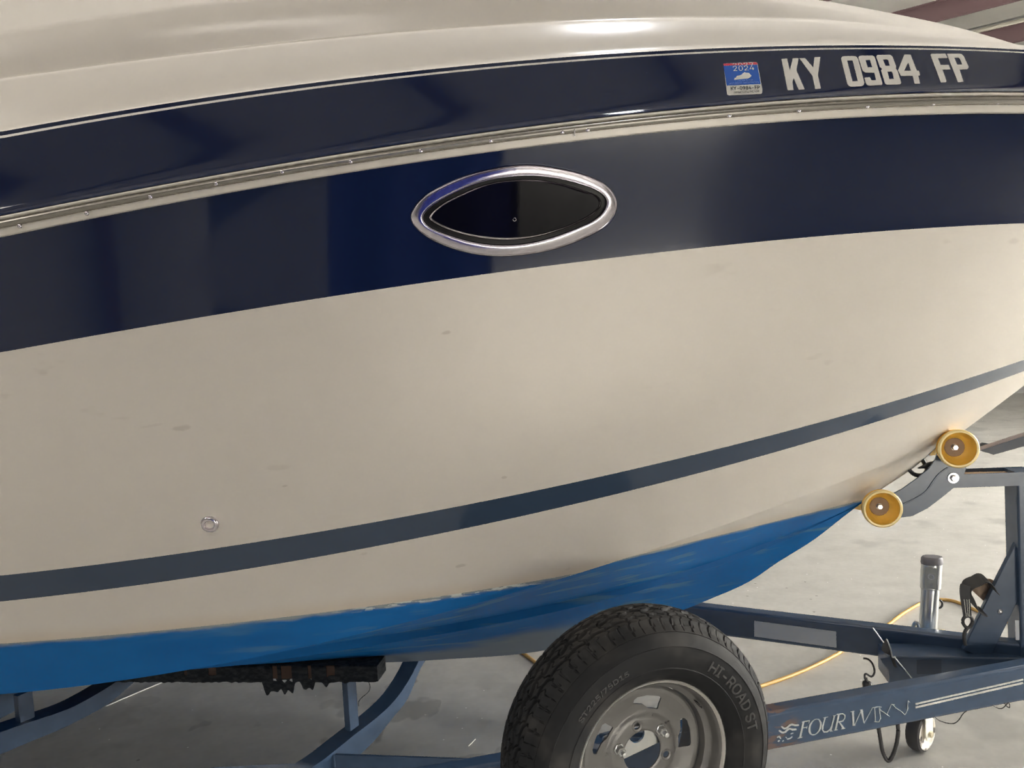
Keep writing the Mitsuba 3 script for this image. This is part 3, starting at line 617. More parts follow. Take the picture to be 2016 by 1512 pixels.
wave = [unary_union([stroke(p, w, False) for p, w in s]) for s in (
 [([(128, 408), (160, 432), (195, 420), (235, 385), (262, 374), (300, 388), (342, 384)], 24)],
 [([(96, 460), (135, 486), (170, 478), (205, 445), (232, 432), (270, 446), (312, 440)], 24)],
 [([(70, 545), (95, 535), (110, 560)], 18), ([(80, 600), (95, 590)], 14), ([(140, 600), (148, 590)], 12), ([(180, 545), (190, 552)], 10)],
 [([(200, 570), (240, 560), (262, 540)], 14), ([(250, 500), (275, 492)], 12)])]
for w in wave: rail_decal('emblem_wave', w, 'decal_silver', 'piece of a silver wave emblem')
for a, b, w in (((1802, 1386), (2014, 1337.6), 3.4), ((1802, 1392.6), (2014, 1344.2), 3.8)):
    rail_decal('pinstripe', LineString([a, b]).buffer(w / 2, cap_style=2), 'decal_white', 'white pinstripe on the rail')

# main side rail behind the spare wheel, bent crossmembers with bunk posts
SK = unit((.342, .94, 0)); SN = unit((.94, -.342, 0))
XP = np.array([-.68, -.36, 0]); XP2 = np.array([-1.80, -.60, 0])
h0 = on_plane(653, 1486, XP, SN)
add(TR + '__side_rail', beam((h0[0] + .012, h0[1] + .007, h0[2] - .062), (.45, h0[1] + .007, h0[2] - .062), .012, .124, r=.003), mp, 40, 'dark low rail behind the spare wheel')
def crossmember(top, bottom, p0, width, label, ext):
    t = spline([on_plane(*p, p0, SN) for p in top], 30); b = spline([on_plane(*p, p0, SN) for p in bottom], 30)
    e0 = -SK * ext + ZZ * ext * .5
    d1 = unit(t[-1] - t[-3])
    tn = np.vstack([[t[0] + e0], t, [t[-1] + d1 * .25]]); bn = np.vstack([[b[0] + e0], b, [b[-1] + d1 * .25]])
    n = len(tn); w = -SN * width
    v = np.stack([bn, tn, tn + w, bn + w], 1).reshape(-1, 3); f = grid_faces(n, 4, True)
    caps = [[0, 1, 2], [0, 2, 3], [(n - 1) * 4, (n - 1) * 4 + 2, (n - 1) * 4 + 1], [(n - 1) * 4, (n - 1) * 4 + 3, (n - 1) * 4 + 2]]
    m = rawmesh(v, np.vstack([f, caps])); m.fix_normals()
    add(TR + '__crossmember', m, mp, 25, label); return t, b
t1, b1 = crossmember([(612, 1512), (653, 1483), (690, 1453), (745, 1410), (776, 1380), (800, 1347), (820, 1310)], [(668, 1524), (713, 1482), (745, 1449), (776, 1410), (800, 1380), (822, 1330), (838, 1300)], XP, .075, 'bent blue crossmember under the keel', .35)
t2, b2 = crossmember([(-60, 1466), (0, 1442), (79, 1415), (147, 1390), (179, 1373), (232, 1340), (262, 1316)], [(-60, 1508), (0, 1486), (60, 1460), (119, 1436), (169, 1411), (208, 1389), (268, 1339), (300, 1312)], XP2, .09, 'bent blue crossmember in shadow', .3)
def post(px0, px1, pyt, pyb, p0, w, label):
    p0 = p0 - SN * .02
    a, b, ta = on_plane(px0, pyb, p0, SN), on_plane(px1, pyb, p0, SN), on_plane((px0 + px1) / 2, pyt, p0, SN); wd = np.linalg.norm((b - a) @ SK)
    c = (a + b) / 2 - SN * w / 2
    add(TR + '__bunk_post', beam(c * [1, 1, 0] + ZZ * (a[2] - .03), c * [1, 1, 0] + ZZ * ta[2], wd, w, up=SN, r=.003), mp, 30, label); return c[1], ta[2]
py1, pz1 = post(689, 707, 1336, 1425, XP, .028, 'blue post holding the carpeted bunk')
py2, pz2 = post(38, 69, 1363, 1409, XP2, .03, 'blue post in shadow under the hull')
_pb = XP2 - SN * .5
add(TR + '__strut', beam(on_plane(-60, 1418, _pb, SN), on_plane(42, 1364, _pb, SN), .05, .10, up=(0, 0, 1), r=.005), mp, 30, 'blue strut in the shadow under the hull')
# carpeted bunk
xe = aty(742, 1345, py1 - .045)[0]
zb0, zb1 = aty(300, 1339, py1 - .045), aty(740, 1339, py1 - .045)
zb = lambda x: zb1[2] + (x - zb1[0]) * (zb1[2] - zb0[2]) / (zb1[0] - zb0[0])
BH = .058
nbk = 420
xs = np.linspace(-2.6, xe, nbk)
add(TR + '__bunk', beam((-2.6, py1, zb(-2.6) + BH / 2), (xe - .01, py1, zb(xe) + BH / 2), .085, BH - .004, r=.006), m_('wood'), 30, 'bare wood of the bunk where the carpet has torn')
bx = lambda px: aty(px, 1345, py1 - .045)[0]
drop = .003 + .006 * np.array([meshkit.noise(np.array([[x * 60, 1, 0]]))[0] for x in xs])
for p0_, p1_, d_ in ((517, 582, .044), (592, 622, .034), (636, 649, .020), (676, 683, .012)):
    e_ = np.clip(np.minimum(xs - bx(p0_), bx(p1_) - xs) / .012, 0, 1)
    drop = drop + d_ * e_ * (.62 + .55 * np.array([meshkit.noise(np.array([[x * 70, p0_, 2]]))[0] for x in xs]))
bare = np.zeros(nbk, bool)
for p0_, p1_ in ((360, 372), (410, 428), (536, 577), (606, 620), (643, 661)): bare |= (xs > bx(p0_)) & (xs < bx(p1_))
cz = np.array([zb(x) for x in xs])
wr = .004 * np.array([meshkit.fbm(np.array([[x * 25, 3, 1]]), 3)[0] for x in xs])
def side_strip(s):
    rows = [np.stack([xs, py1 + s * (.044 + wr + .004 * (k > 3)), cz + BH - (BH + drop) * k / 5], 1) for k in range(6)]
    return rows
near_rows, far_rows = side_strip(-1), side_strip(1)
g = np.stack(near_rows[::-1] + far_rows, 1)
def with_holes(f):                                               # leave the torn patches out of the near side
    row = np.arange(nbk * g.shape[1]).reshape(nbk, -1); st_, lv = f // g.shape[1], f % g.shape[1]
    jag = np.array([meshkit.noise(np.array([[x * 50, 8, 0]]))[0] for x in xs]) > .2
    return f[~((bare & jag)[st_].all(1) & (lv >= 2).all(1) & (lv <= 5).all(1))]
cm = rawmesh(g.reshape(-1, 3), with_holes(grid_faces(*g.shape[:2])))
inner = g.copy(); inner[..., 1] = py1 + (inner[..., 1] - py1) * .955; inner[..., 2] -= .001
cm = cat_([cm, rawmesh(inner.reshape(-1, 3), with_holes(grid_faces(*g.shape[:2]))[:, ::-1])])
add(TR + '__bunk__carpet', cm, m_('carpet'), True, 'ragged black carpet hanging from the bunk')
endp = plate(Polygon([(-.047, 0), (.047, 0), (.049, BH), (-.049, BH)]), (xe - .002, py1, zb(xe) - .004), (0, 1, 0), (0, 0, 1), .008, (1, 0, 0))
add(TR + '__bunk__carpet', endp, m_('carpet'), False, 'folded carpet end of the bunk')
add(TR + '__bunk__thread', tube([(xe - .03, py1 - .05, zb(xe) - .005), (xe - .04, py1 - .05, zb(xe) - .05), (xe - .075, py1 - .05, zb(xe) - .085), (xe - .075, py1 - .05, zb(xe) - .1)], .0012, 16, 6), m_('carpet'), 60, 'loose thread')

# centre beam, winch post, brace, roller arm
cbz = aty(1850, 1291, -.05)[2]
add(TR + '__centre_beam', beam((aty(1747, 1290, -.05)[0], .0, cbz - .05), (2.25, .0, cbz - .05), .12, .10, r=.008), mp, 40, 'centre beam carrying the winch post')
add(TR + '__rating_plate', pix_poly(Polygon([(1805, 1299), (1853, 1299), (1853, 1327), (1805, 1327)]), (0, -.0606, 0), (0, -1, 0), (0, .001)), m_('plate_dark'), False, 'dark rating plate')
pz_ = aty(1992, 1120, -.05)
pt0, pt1 = aty(2022, 1292, .0), aty(2014, 925, .0)
add(TR + '__winch_post', beam(pt0 + [.008, 0, -.01], pt1 + [.008, 0, 0], .10, .10, up=(1, 0, 0), r=.008), mp, 40, 'upright winch post')
bq0, bq1 = aty(1922, 1284, -.03), aty(2030, 1072, -.03)
add(TR + '__brace', sweep([bq0 + [0, .011, -.01], (bq0 + bq1) / 2 + [0, .011, 0], bq1 + [0, .011, 0]], rrect(.094, .022, .004), (0, 1, 0)), mp, 40, 'slanting brace of the winch post')
add(TR + '__brace__bolt', dome(aty(1969, 1204, -.031), (0, -1, 0), .009, .006), m_('zinc'), 40, 'bolt head')
add(TR + '__winch_post__reflector', pix_poly(Polygon([(1998, 1221), (2006, 1221), (2007, 1260), (1999.5, 1260)]), (0, -.0508, 0), (0, -1, 0), (0, .001)), m_('reflector'), False, 'small grey sticker')
ra0, ra1 = aty(1868, 948, -.05), aty(2040, 942, -.05)
hh = abs(aty(1940, 933, -.05)[2] - aty(1940, 959, -.05)[2])
def channel(w, h, t): return np.array([(-w/2, h/2), (-w/2, -h/2), (w/2, -h/2), (w/2, h/2), (w/2 - t, h/2), (w/2 - t, -h/2 + t), (-w/2 + t, -h/2 + t), (-w/2 + t, h/2)])
add(TR + '__roller_beam', cat_([sweep([ra0 + [0, .05, 0], (ra0 + ra1) / 2 + [0, .05, 0], ra1 + [0, .05, 0]], channel(.10, hh, .006)),
    sweep([ra0 + [.0, .05, hh * .38], ra0 + [.02, .05, hh * .38]], rrect(.09, .006, .002))]), mp, 25, 'horizontal channel arm on top of the post')
add(TR + '__roller_beam__lit_floor_strip', plate(Polygon([(.05, -.042), (.30, -.042), (.30, .042), (.02, .042)]), ra0 + [.03, .05, hh / 2 - .012], (1, 0, 0), (0, 1, 0), .003, ZZ), m_('tan_fill'), False, 'tan strip painted as the lit inside of the channel')  # the tan stands for light falling into the channel
arm_px = [(1742, 985), (1757, 973), (1776.5, 963), (1806, 942), (1829, 923), (1841, 906), (1846, 893), (1858, 870), (1888, 866), (1903, 900), (1902, 922), (1897, 938), (1886, 957), (1880, 958.5), (1856, 978), (1826, 1001), (1796, 1016), (1775, 1019), (1755, 1016), (1740, 1004)]
armp = Polygon(arm_px).buffer(1.5).buffer(-1.5)
rk = TR + '__rocker_arm'
ny = np.array([0, -1, 0])
AY = -.058
add(rk, pix_poly(armp, (0, AY, 0), ny, (-.008, 0)), mp, False, 'curved rocker arm holding two rollers')
web = [aty(*p, AY) for p in ((1760, 1013), (1776, 1016), (1796, 1013), (1826, 998), (1856, 975), (1880, 955))]
w2 = spline(web, 20) + [0, .024, 0]
add(rk + '__web', sweep(w2, rrect(.045, .006, .002), (0, 0, 1)), mp, 30)
rid = spline([aty(*p, AY - .001) for p in ((1762, 996), (1784, 990), (1806, 979), (1822, 968), (1834, 952), (1848, 934), (1866, 921))], 24)
add(rk + '__crease', sweep(rid, rrect(.005, .004, .0015), (0, 1, 0)), mp, 40, 'raised fold line on the arm')
bc = aty(1876.5, 941, AY - .001)
add(rk + '__bolt', cat_([revolve([(.0001, 0), (.0185, 0), (.0185, .003), (.0001, .003)], bc, ny, 32, False), revolve([(.0001, 0), (.0115, 0), (.0115, .012), (.0095, .014), (.0001, .014)], bc, ny, 6, False)]), m_('zinc'), 30, 'hex bolt with washer')
def roller(px, py, y, first):
    c = aty(px, py, y); c2 = c
    R_ = .0655
    prof_out = [(R_ - .006, 0), (R_, -.004), (R_ + .0005, -.012), (R_ - .002, -.028), (R_ - .012, -.048), (R_ - .03, -.066), (.018, -.075), (.0105, -.075)]
    prof_in = [(.0105, -.045), (.024, -.043), (R_ - .026, -.034), (R_ - .012, -.018), (R_ - .009, -.003)]
    k = numbered(TR + '__roller')
    s = -1 if y < 0 else 1
    scene[k] = mikit.ply(revolve([(r, -a) for r, a in prof_out + prof_in] if s > 0 else prof_out + prof_in, c, (0, -1, 0), 64), m_('roller'), smooth=40)
    tag(k, 'yellow cup-shaped keel roller' + first)
    if s < 0:
        add(k + '__rim', revolve([(R_ - .0095, .0), (R_ - .0085, .0022), (R_ - .003, .0026), (R_ + .0008, -.001), (R_ + .001, -.006), (R_ - .003, -.004)], c, ny, 64), m_('roller_rim'), 40, 'paler worn rim')
        add(k + '__axle_bolt', cat_([revolve([(.0001, -.046), (.016, -.046), (.016, -.040), (.0001, -.040)], c, ny, 32, False), revolve([(.0001, -.040), (.010, -.040), (.010, -.028), (.0085, -.026), (.0001, -.026)], c, ny, 6, False)]), m_('zinc'), 30, 'axle bolt')
        add(k + '__hub', revolve([(.0108, -.0425), (.031, -.0405), (.033, -.0375), (.030, -.036), (.0108, -.038)], c, ny, 40), m_('roller_cup_shade'), 40, 'brown hub disc with the shadow inside the cup put into its colour')
    return c
c_up = roller(1888, 884, -.135, ' high on the rocker arm, near side'); c_lo = roller(1738, 1002, -.135, ' low on the rocker arm, near side')
for cc in (c_up, c_lo):
    k = numbered(TR + '__roller'); s = cc * [1, 0, 1] + [0, .135, 0]
    R_ = .0655
    scene[k] = mikit.ply(revolve([(R_ - .006, 0), (R_, -.004), (R_ - .002, -.028), (R_ - .03, -.066), (.0105, -.075), (.0105, -.045), (R_ - .026, -.034), (R_ - .009, -.003)], s, (0, 1, 0), 48), m_('roller'), smooth=40)
    tag(k, 'yellow keel roller on the far side of the arm')
    add(TR + '__roller_axle', sweep([cc + [0, .05, 0], s - [0, .05, 0]], ngon(.0098, 12), ZZ), m_('zinc'), 40, 'roller axle')

# jack on the far rail
JK = TR + '__jack'
jd = 2.97
j0, j1, jm = at(1826.5, 1247, jd), at(1834.5, 1108, jd), at(1831, 1157, jd)
ja = unit(j1 - j0)
add(JK, revolve([(.0315, -.06), (.0315, .0), (.0305, .0), (.0305, -.06)], j0, ja, 8), m_('zinc'), 40, 'tongue jack with a zinc tube')
lj = float((jm - j0) @ ja); lt = float((j1 - j0) @ ja)
add(JK + '__tube', revolve([(.0001, -.02), (.0325, -.02), (.0325, lj), (.0001, lj)], j0, ja, 40, False), m_('zinc'), 30, 'zinc-plated inner tube')
add(JK + '__tube', revolve([(.0325, lj - .004), (.037, lj), (.037, lt), (.0001, lt)], j0, ja, 40, False), m_('zinc'), 30, 'wider zinc-plated upper tube')
add(JK + '__cap', revolve([(.0375, lt - .004), (.039, lt), (.0385, lt + .018), (.034, lt + .025), (.0001, lt + .027)], j0, ja, 40, False), m_('cap_grey'), 40, 'dark grey round cap')
fr = unit(CAM - j1); fr = unit(fr - ja * (fr @ ja)); sd = np.cross(ja, fr)
def on_tube(px, py, r): return at(px, py, jd - r * 1.02)
bp = at(1831, 1127, jd - .037)
add(JK + '__gear_plate', plate(Polygon([(-.017, -.036), (.017, -.036), (.017, .036), (-.017, .036)]).buffer(.004), j0 + ja * (lt - .052) + fr * .0365, sd, ja, .0035, fr), m_('plate_zinc'), False, 'flat plate on the tube')
add(JK + '__handle_socket', revolve([(.007, 0), (.0115, 0), (.0115, .008), (.007, .008)], j0 + ja * (lt - .045) + fr * .040, fr, 24), m_('zinc'), 40, 'round crank socket')
for dz in (-.078, -.012): add(JK + '__rivet', dome(j0 + ja * (lt + dz) + fr * .040 + sd * .004, fr, .004, .003), m_('galv'), 40)
bs = j0 - ja * .002
add(JK + '__base_plate', plate(Polygon([(-.075, -.05), (.06, -.05), (.06, .05), (-.06, .05)]), bs, fd, -fnn, .006, ZZ), m_('zinc_gold'), False, 'yellowish mounting plate')
add(JK + '__spring_pin', tube([bs + fd * -.048 + fnn * .02, bs + fd * -.05 + fnn * .02 + ZZ * .03, bs + fd * -.04 + fnn * .02 + ZZ * .048, bs + fd * -.03 + fnn * .02 + ZZ * .03], .007, 16, 8), m_('zinc'), 60, 'spring pin')
add(JK + '__pull_ring', tube([at(1848 + 7 * math.cos(a), 1189 + 8 * math.sin(a), jd + .04) for a in np.linspace(-2.4, 2.4, 9)], .004, 20, 8), m_('black_steel'), 60, 'dark ring behind the tube')
# jack leg and caster
cw = at(1812, 1440, 3.0); cw[2] = .078
axw = unit((.72, -.69, .0))
lo_ = cw + ZZ * .10 + (j0 - cw) * [.12, .12, 0]
add(JK + '__leg', sweep([j0 - ja * .02, lo_ + ZZ * .02], ngon(.026, 20), (0, 1, 0)), m_('zinc'), 40, 'lower leg of the jack')
add(JK + '__caster', revolve([(.0001, -.027), (.066, -.027), (.0745, -.022), (.0778, -.012), (.0778, .012), (.0745, .022), (.066, .027), (.060, .0265), (.056, .020), (.02, .018), (.0001, .018)], cw, axw, 48, False), m_('plastic_black'), 35, 'black caster wheel')
add(JK + '__caster__face', revolve([(.0001, .0195), (.02, .0195), (.054, .0215), (.060, .027), (.066, .0274), (.0668, .026), (.06, .024)], cw, axw, 40, False), m_('dirty_white'), 35, 'dirty white wheel face')
fk = plate(Polygon([(-.03, .12), (.03, .12), (.03, .0), (.018, -.022), (-.018, -.022), (-.03, .0)]), cw + axw * .031, np.cross(ZZ, axw), ZZ, .004, axw)
fk2 = fk.copy(); fk2.vertices = fk2.vertices - axw * .066
add(JK + '__fork', cat_([fk, fk2, plate(Polygon([(-.032, -.036), (.032, -.036), (.032, .036), (-.032, .036)]), cw + ZZ * .118, np.cross(ZZ, axw), axw, .005, ZZ)]), m_('conduit'), False, 'pale steel caster fork')
add(JK + '__axle_nut', revolve([(.0001, 0), (.012, 0), (.012, .010), (.0001, .010)], cw + axw * .035, axw, 6, False), m_('zinc_gold'), 20, 'axle nut')

# hanging bracket plate, latch rods, wiring
hp = (0, aty(1760, 1320, -.09)[1], 0)
add(TR + '__gusset', pix_poly(Polygon([(1734, 1297), (1752, 1294), (1757, 1299), (1796, 1336), (1752, 1352), (1749.5, 1319), (1737, 1304)]), hp, ny, (-.006, 0)), mp, False, 'bent gusset plate under the far rail')
rd = lambda x, y: aty(x, y, -.12)
add(TR + '__safety_latch', cat_([tube([rd(1718.5, 1236), rd(1739.5, 1265)], .0022, smooth=False), tube([rd(1745.5, 1258), rd(1750, 1268), rd(1757, 1294)], .0024), tube([rd(1757, 1294), rd(1763, 1293)], .003, smooth=False), tube([rd(1760.5, 1293), rd(1796, 1336)], .002, smooth=False)]), m_('galv'), 60, 'thin bright latch rods')
add(TR + '__safety_latch__bracket', pix_poly(Polygon([(1739, 1266), (1745, 1258), (1749, 1268), (1762, 1300), (1766, 1315), (1760, 1312), (1752, 1290), (1741, 1285), (1735.5, 1280)]), (0, -.112, 0), ny, (-.004, 0)), m_('black_steel'), False, 'small black bracket')
wy = aty(1715, 1330, .05)[1]
wp = lambda x, y: aty(x, y, wy)
pl = TR + '__wiring_plug'
a0, a1 = wp(1705.5, 1337), wp(1711, 1362)
add(pl, revolve([(.0001, 0), (.005, .0), (.006, .012), (.014, .016), (.0185, .024), (.0195, .05), (.0185, .066), (.0001, .066)], a0 + (a0 - a1) * .1, a1 - a0, 28, False), m_('plastic_black'), 35, 'black wiring plug hanging behind the near rail')
add(pl + '__cable', tube([wp(1700, 1296), wp(1714.6, 1302.5), wp(1720.6, 1314.6), wp(1720.6, 1327), wp(1715.5, 1332), wp(1704, 1326.6), wp(1702.3, 1331), wp(1704.5, 1338)], .0035, 48, 8), m_('plastic_black'), 60, 'thin black cable')
ly_ = near(.35)[1] + .05
hl = lambda x, y: aty(x, y, ly_)
add(TR + '__hanging_cable', tube([hl(1728, 1425), hl(1731, 1441), hl(1735, 1467), hl(1741, 1488), hl(1749, 1498), hl(1756, 1490), hl(1763, 1472), hl(1767.5, 1450), hl(1767, 1425)], .0062, 60, 10), m_('plastic_black'), 60, 'black cable hanging in a loop')
for pts in ([(1840, 1410), (1847, 1417), (1867, 1424), (1879, 1424), (1890, 1414), (1903, 1400)], [(1955, 1388), (1960, 1392), (1968, 1395), (1978, 1391), (1986, 1384), (1987, 1393), (1980, 1388), (1978, 1384)]):
    add(TR + '__loose_wire', tube([hl(*p) + nd * .0 for p in pts], .0014, 40, 6), m_('plastic_black'), 60, 'thin loose wire')

# ------------------------------------------------------------------ spare wheel
SW = 'spare_wheel'
tag(SW, 'spare wheel with a worn black tyre and grey steel rim bolted to the trailer tongue', 'wheel')
sc_ = np.array([0.478, -1.114, .658]); yaw = math.radians(29.02); sa = np.array([math.sin(yaw), -math.cos(yaw), 0])
sx, sy, _ = frame_of(sa)
def polar(r, ang, a=0.0): return sc_ + (sx * math.cos(ang) + sy * math.sin(ang)) * r + sa * a
# tyre: dense grid of revolution with grooves pressed into it
half = [(.197, -.010), (.205, -.002), (.212, .006), (.225, .014), (.2395, .0205), (.2415, .0225), (.2435, .0212), (.262, .0255), (.28, .0262), (.2945, .0245), (.2965, .0258), (.2985, .0238), (.312, .018), (.322, .0085), (.3245, .0055), (.3255, .0065), (.327, .004)]
W2 = .158
tread = [(.3345, -.007), (.3395, -.012), (.3440, -.018)] + [(.3475 + .0105 * (1 - ((a + .079) / .061) ** 2), a) for a in np.linspace(-.022, -.136, 66)] + [(.3440, -.140), (.3395, -.146), (.3345, -.151)]
prof = np.array(half + tread + [(r, -W2 - a) for r, a in half[::-1]])
NT = 1080
th = np.arange(NT) * 2 * np.pi / NT
rr_, aa_ = np.meshgrid(np.zeros(NT), prof[:, 1], indexing='ij'); rr_ = rr_ + prof[:, 0]
TH = th[:, None] + 0 * rr_
s_ = TH * 38 / (2 * np.pi)                                        # 38 pitches round
intread = (prof[:, 0] > .3255)[None, :] & (aa_ < .002) & (aa_ > -W2 - .002)
g_ = np.zeros_like(rr_)
zig = .0035 * np.sin(2 * np.pi * s_) + .0015 * np.sign(np.sin(2 * np.pi * s_ + .7))
for a0_, w_, zz in ((-.040, .0036, .3), (-.066, .005, 1.0), (-.092, .005, -1.0), (-.118, .0036, .3)):
    g_ = np.maximum(g_, np.clip(1.4 - np.abs(aa_ - a0_ - zig * zz) / w_, 0, 1))
ph_ = (s_ + .25 * np.sin(aa_ * 2 * np.pi / .016) * .35 + np.sign(aa_ + .079) * .25) % 1.0
dist = np.minimum(np.abs(ph_ - .5), 1) * (2 * np.pi * .35 / 38)
sh = (aa_ > -.040) | (aa_ < -.118)
sip = np.clip(1.8 - dist / .0019, 0, 1) * np.where(sh, 1, .9)
ph2 = (ph_ + .5) % 1.0; dist2 = np.abs(ph2 - .5) * (2 * np.pi * .35 / 38)
sip2 = np.clip(1.4 - dist2 / .0012, 0, 1) * np.where(sh, .7, .5)
g_ = np.maximum(g_, np.maximum(sip, sip2) * .85) * intread
ring_ = .5 * np.clip(1.2 - np.abs(aa_ + .0125) / .0011, 0, 1) * intread
rr_ = rr_ - .0085 * np.maximum(g_, ring_)
V = sc_ + (np.cos(TH)[..., None] * sx + np.sin(TH)[..., None] * sy) * rr_[..., None] + sa * aa_[..., None]
V = np.concatenate([V, V[:1]], 0)
tm = trimesh.Trimesh(V.reshape(-1, 3), grid_faces(NT + 1, len(prof), False)); tm.fix_normals()
add(SW + '__tyre', tm, m_('rubber'), 38, 'black tyre with blocks and sipes')
def arc_text(text, r, ang0, h, key, label, depth=.0012, a_of=.0262, sx_=1.0, outline=0, bold=True):
    """raised sidewall lettering running clockwise, feet toward the rim"""
    m = meshkit.text_mesh(text, h, depth, bold); v = m.vertices.copy()
    v = v[:]; f = m.faces
    m2 = trimesh.Trimesh(v, f).subdivide_to_size(.012); v, f = np.array(m2.vertices), np.array(m2.faces)
    ang = ang0 - v[:, 0] * sx_ / r; rad = r + v[:, 1]
    az = np.interp(rad, [p[0] for p in half], [p[1] for p in half]) - .0004 + v[:, 2]
    w = sc_ + (np.cos(ang)[:, None] * sx + np.sin(ang)[:, None] * sy) * rad[:, None] + sa * az[:, None]
    k = rawmesh(w, f); k.fix_normals(); add(SW + '__tyre__lettering', k, m_('rubber_text'), False, label)
def ang_at(px, py):
    p = on_plane(px, py, sc_, sa) - sc_; return math.atan2(p @ sy, p @ sx), np.linalg.norm(p)
a_hi = ang_at(1378, 1316)[0]; a_st = ang_at(1480, 1424)[0]
_w1 = meshkit.text_mesh('HI-ROAD ST', .026, .001, True).vertices[:, 0].max()
sgn = 1 if a_hi > a_st else -1
arc_text('HI-ROAD ST', .255, a_hi, .026, 'x', 'raised outline letters HI-ROAD ST', sx_=abs(a_hi - a_st) * .255 / _w1)
a_s0 = ang_at(1141, 1418)[0]; a_s1 = ang_at(1222, 1330)[0]
_w2 = meshkit.text_mesh('ST225/75D15', .012, .001, True).vertices[:, 0].max()
arc_text('ST225/75D15', .256, a_s0, .013, 'x', 'small raised tyre size ST225/75D15', sx_=abs(((a_s0 - a_s1 + math.pi) % (2 * math.pi)) - math.pi) * .256 / _w2)
# rim
rim = SW + '__rim'
rprof = [(.196, -.006), (.2015, .0), (.2045, -.002), (.2055, -.008), (.2035, -.012), (.196, -.012)]
add(rim, revolve(rprof, sc_, sa, 96), m_('rim_lip'), 50, 'pale outer lip of the steel rim')
bprof = [(.199, -.004), (.1945, -.010), (.189, -.018), (.1875, -.034), (.183, -.040), (.172, -.046), (.170, -.056), (.1695, -.095), (.172, -.15), (.1745, -.15), (.1715, -.095), (.172, -.056), (.175, -.048), (.185, -.043), (.191, -.036), (.192, -.020), (.1975, -.012), (.2005, -.006)]
add(rim + '__barrel', revolve(bprof, sc_, sa, 120), m_('wheel_grey'), 50, 'grey inner barrel')
# disc with five windows, lug holes, hub hole; dished
def disc_h(r): return np.interp(r, [.0, .052, .058, .082, .090, .098, .12, .150, .160, .1690, .1715], [-.062, -.062, -.060, -.060, -.062, -.067, -.066, -.060, -.060, -.066, -.074])
dpoly = Point(0, 0).buffer(.1665, 48).difference(Point(0, 0).buffer(.0525, 24))
a_ref = ang_at(1346, 1442)[0]
def pol2(r, a): return (r * math.cos(a), r * math.sin(a))
sg = -1 if True else 1
lug0 = None
def img2d(px, py, a):
    p = on_plane(px, py, sc_ + sa * a, sa) - sc_; return p @ sx, p @ sy
lx_, ly2 = img2d(1252, 1420, -.060); lug_a0 = math.atan2(ly2, lx_); lug_r = .0698
win_px = [(1330, 1475), (1333, 1463), (1341, 1437), (1340, 1416), (1346, 1413), (1352, 1417), (1358, 1436), (1360, 1462), (1357, 1468)]
w0 = [img2d(x, y, -.063) for x, y in win_px]
W0 = Polygon(w0).buffer(0).intersection(Point(0, 0).buffer(.150, 32).difference(Point(0, 0).buffer(.107, 32))).buffer(-.003).buffer(.003)
wx, wy_ = W0.centroid.coords[0]
tx_, ty_ = img2d(1275, 1383, -.063)
step = math.atan2(ty_, tx_) - math.atan2(wy_, wx); step = (step + math.pi) % (2 * math.pi) - math.pi
step = math.copysign(2 * math.pi / 5, step)
sc0 = 1.0
W0 = affinity.translate(W0, wx * (sc0 - 1), wy_ * (sc0 - 1))
for k in range(5): dpoly = dpoly.difference(affinity.rotate(W0, math.degrees(step * k), origin=(0, 0)))
lugs = [pol2(lug_r, lug_a0 + k * math.pi / 3) for k in range(6)]
for p in lugs: dpoly = dpoly.difference(Point(p).buffer(.0085, 8))
dm = trimesh.creation.extrude_polygon(dpoly, .004, engine='earcut')
dm = dm.subdivide_to_size(.009, max_iter=12)
dv = dm.vertices; rad_ = np.hypot(dv[:, 0], dv[:, 1])
dmesh = trimesh.Trimesh(sc_ + dv[:, :1] * sx + dv[:, 1:2] * sy + (disc_h(rad_) - dv[:, 2])[:, None] * sa, dm.faces); dmesh.fix_normals()
add(rim + '__disc', dmesh, m_('wheel_grey'), 32, 'grey wheel disc with five windows and six lug holes')
for p in lugs:
    add(rim + '__lug_seat', revolve([(.0085, .0), (.0125, .0012), (.0145, .0), (.0125, -.001)], sc_ + p[0] * sx + p[1] * sy - sa * .0595, sa, 20), m_('wheel_grey'), 40)
vs = polar(.180, ang_at(1378, 1408)[0], -.030)
add(rim + '__valve_recess', plate(Point(0, 0).buffer(.012).union(Polygon([(-.009, 0), (.009, 0), (.007, -.035), (-.006, -.035)])), vs, unit(np.cross(sa, vs - polar(0, 0, 0))), unit(sa), .002, -unit((vs - sc_) - sa * ((vs - sc_) @ sa))), m_('black_gloss'), False, 'dark valve slot')
# carrier bracket: bar across the hub and two studs with nuts
def lug_near(px, py):
    q = img2d(px, py, -.060); return min(range(6), key=lambda k: math.hypot(lugs[k][0] - q[0], lugs[k][1] - q[1]))
kA, kB = lug_near(1213, 1462), lug_near(1297, 1432)
pA, pB = [sc_ + lugs[k][0] * sx + lugs[k][1] * sy for k in (kA, kB)]
for p in (pA, pB):
    add(SW + '__lug_nut', cat_([revolve([(.0001, -.002), (.014, -.002), (.014, .003), (.0118, .004), (.0118, .017), (.009, .020), (.0001, .020)], p - sa * .060, sa, 6, False), revolve([(.0001, 0), (.006, 0), (.006, .014), (.0001, .015)], p - sa * .042, sa, 16, False)]), m_('zinc'), 30, 'zinc lug nut on a threaded stud')
SB = TR + '__spare_carrier'
bd = unit(pB - pA); bu = np.cross(sa, bd); mid_ = (pA + pB) / 2
bu = bu if bu[2] > 0 else -bu
bar = Polygon([(-.085, -.034), (.085, -.034), (.085, .03), (-.085, .03)]).buffer(.006).difference(Point(.0, .006).buffer(.0215, 16)).difference(Point(.036, .016).buffer(.0045, 8))
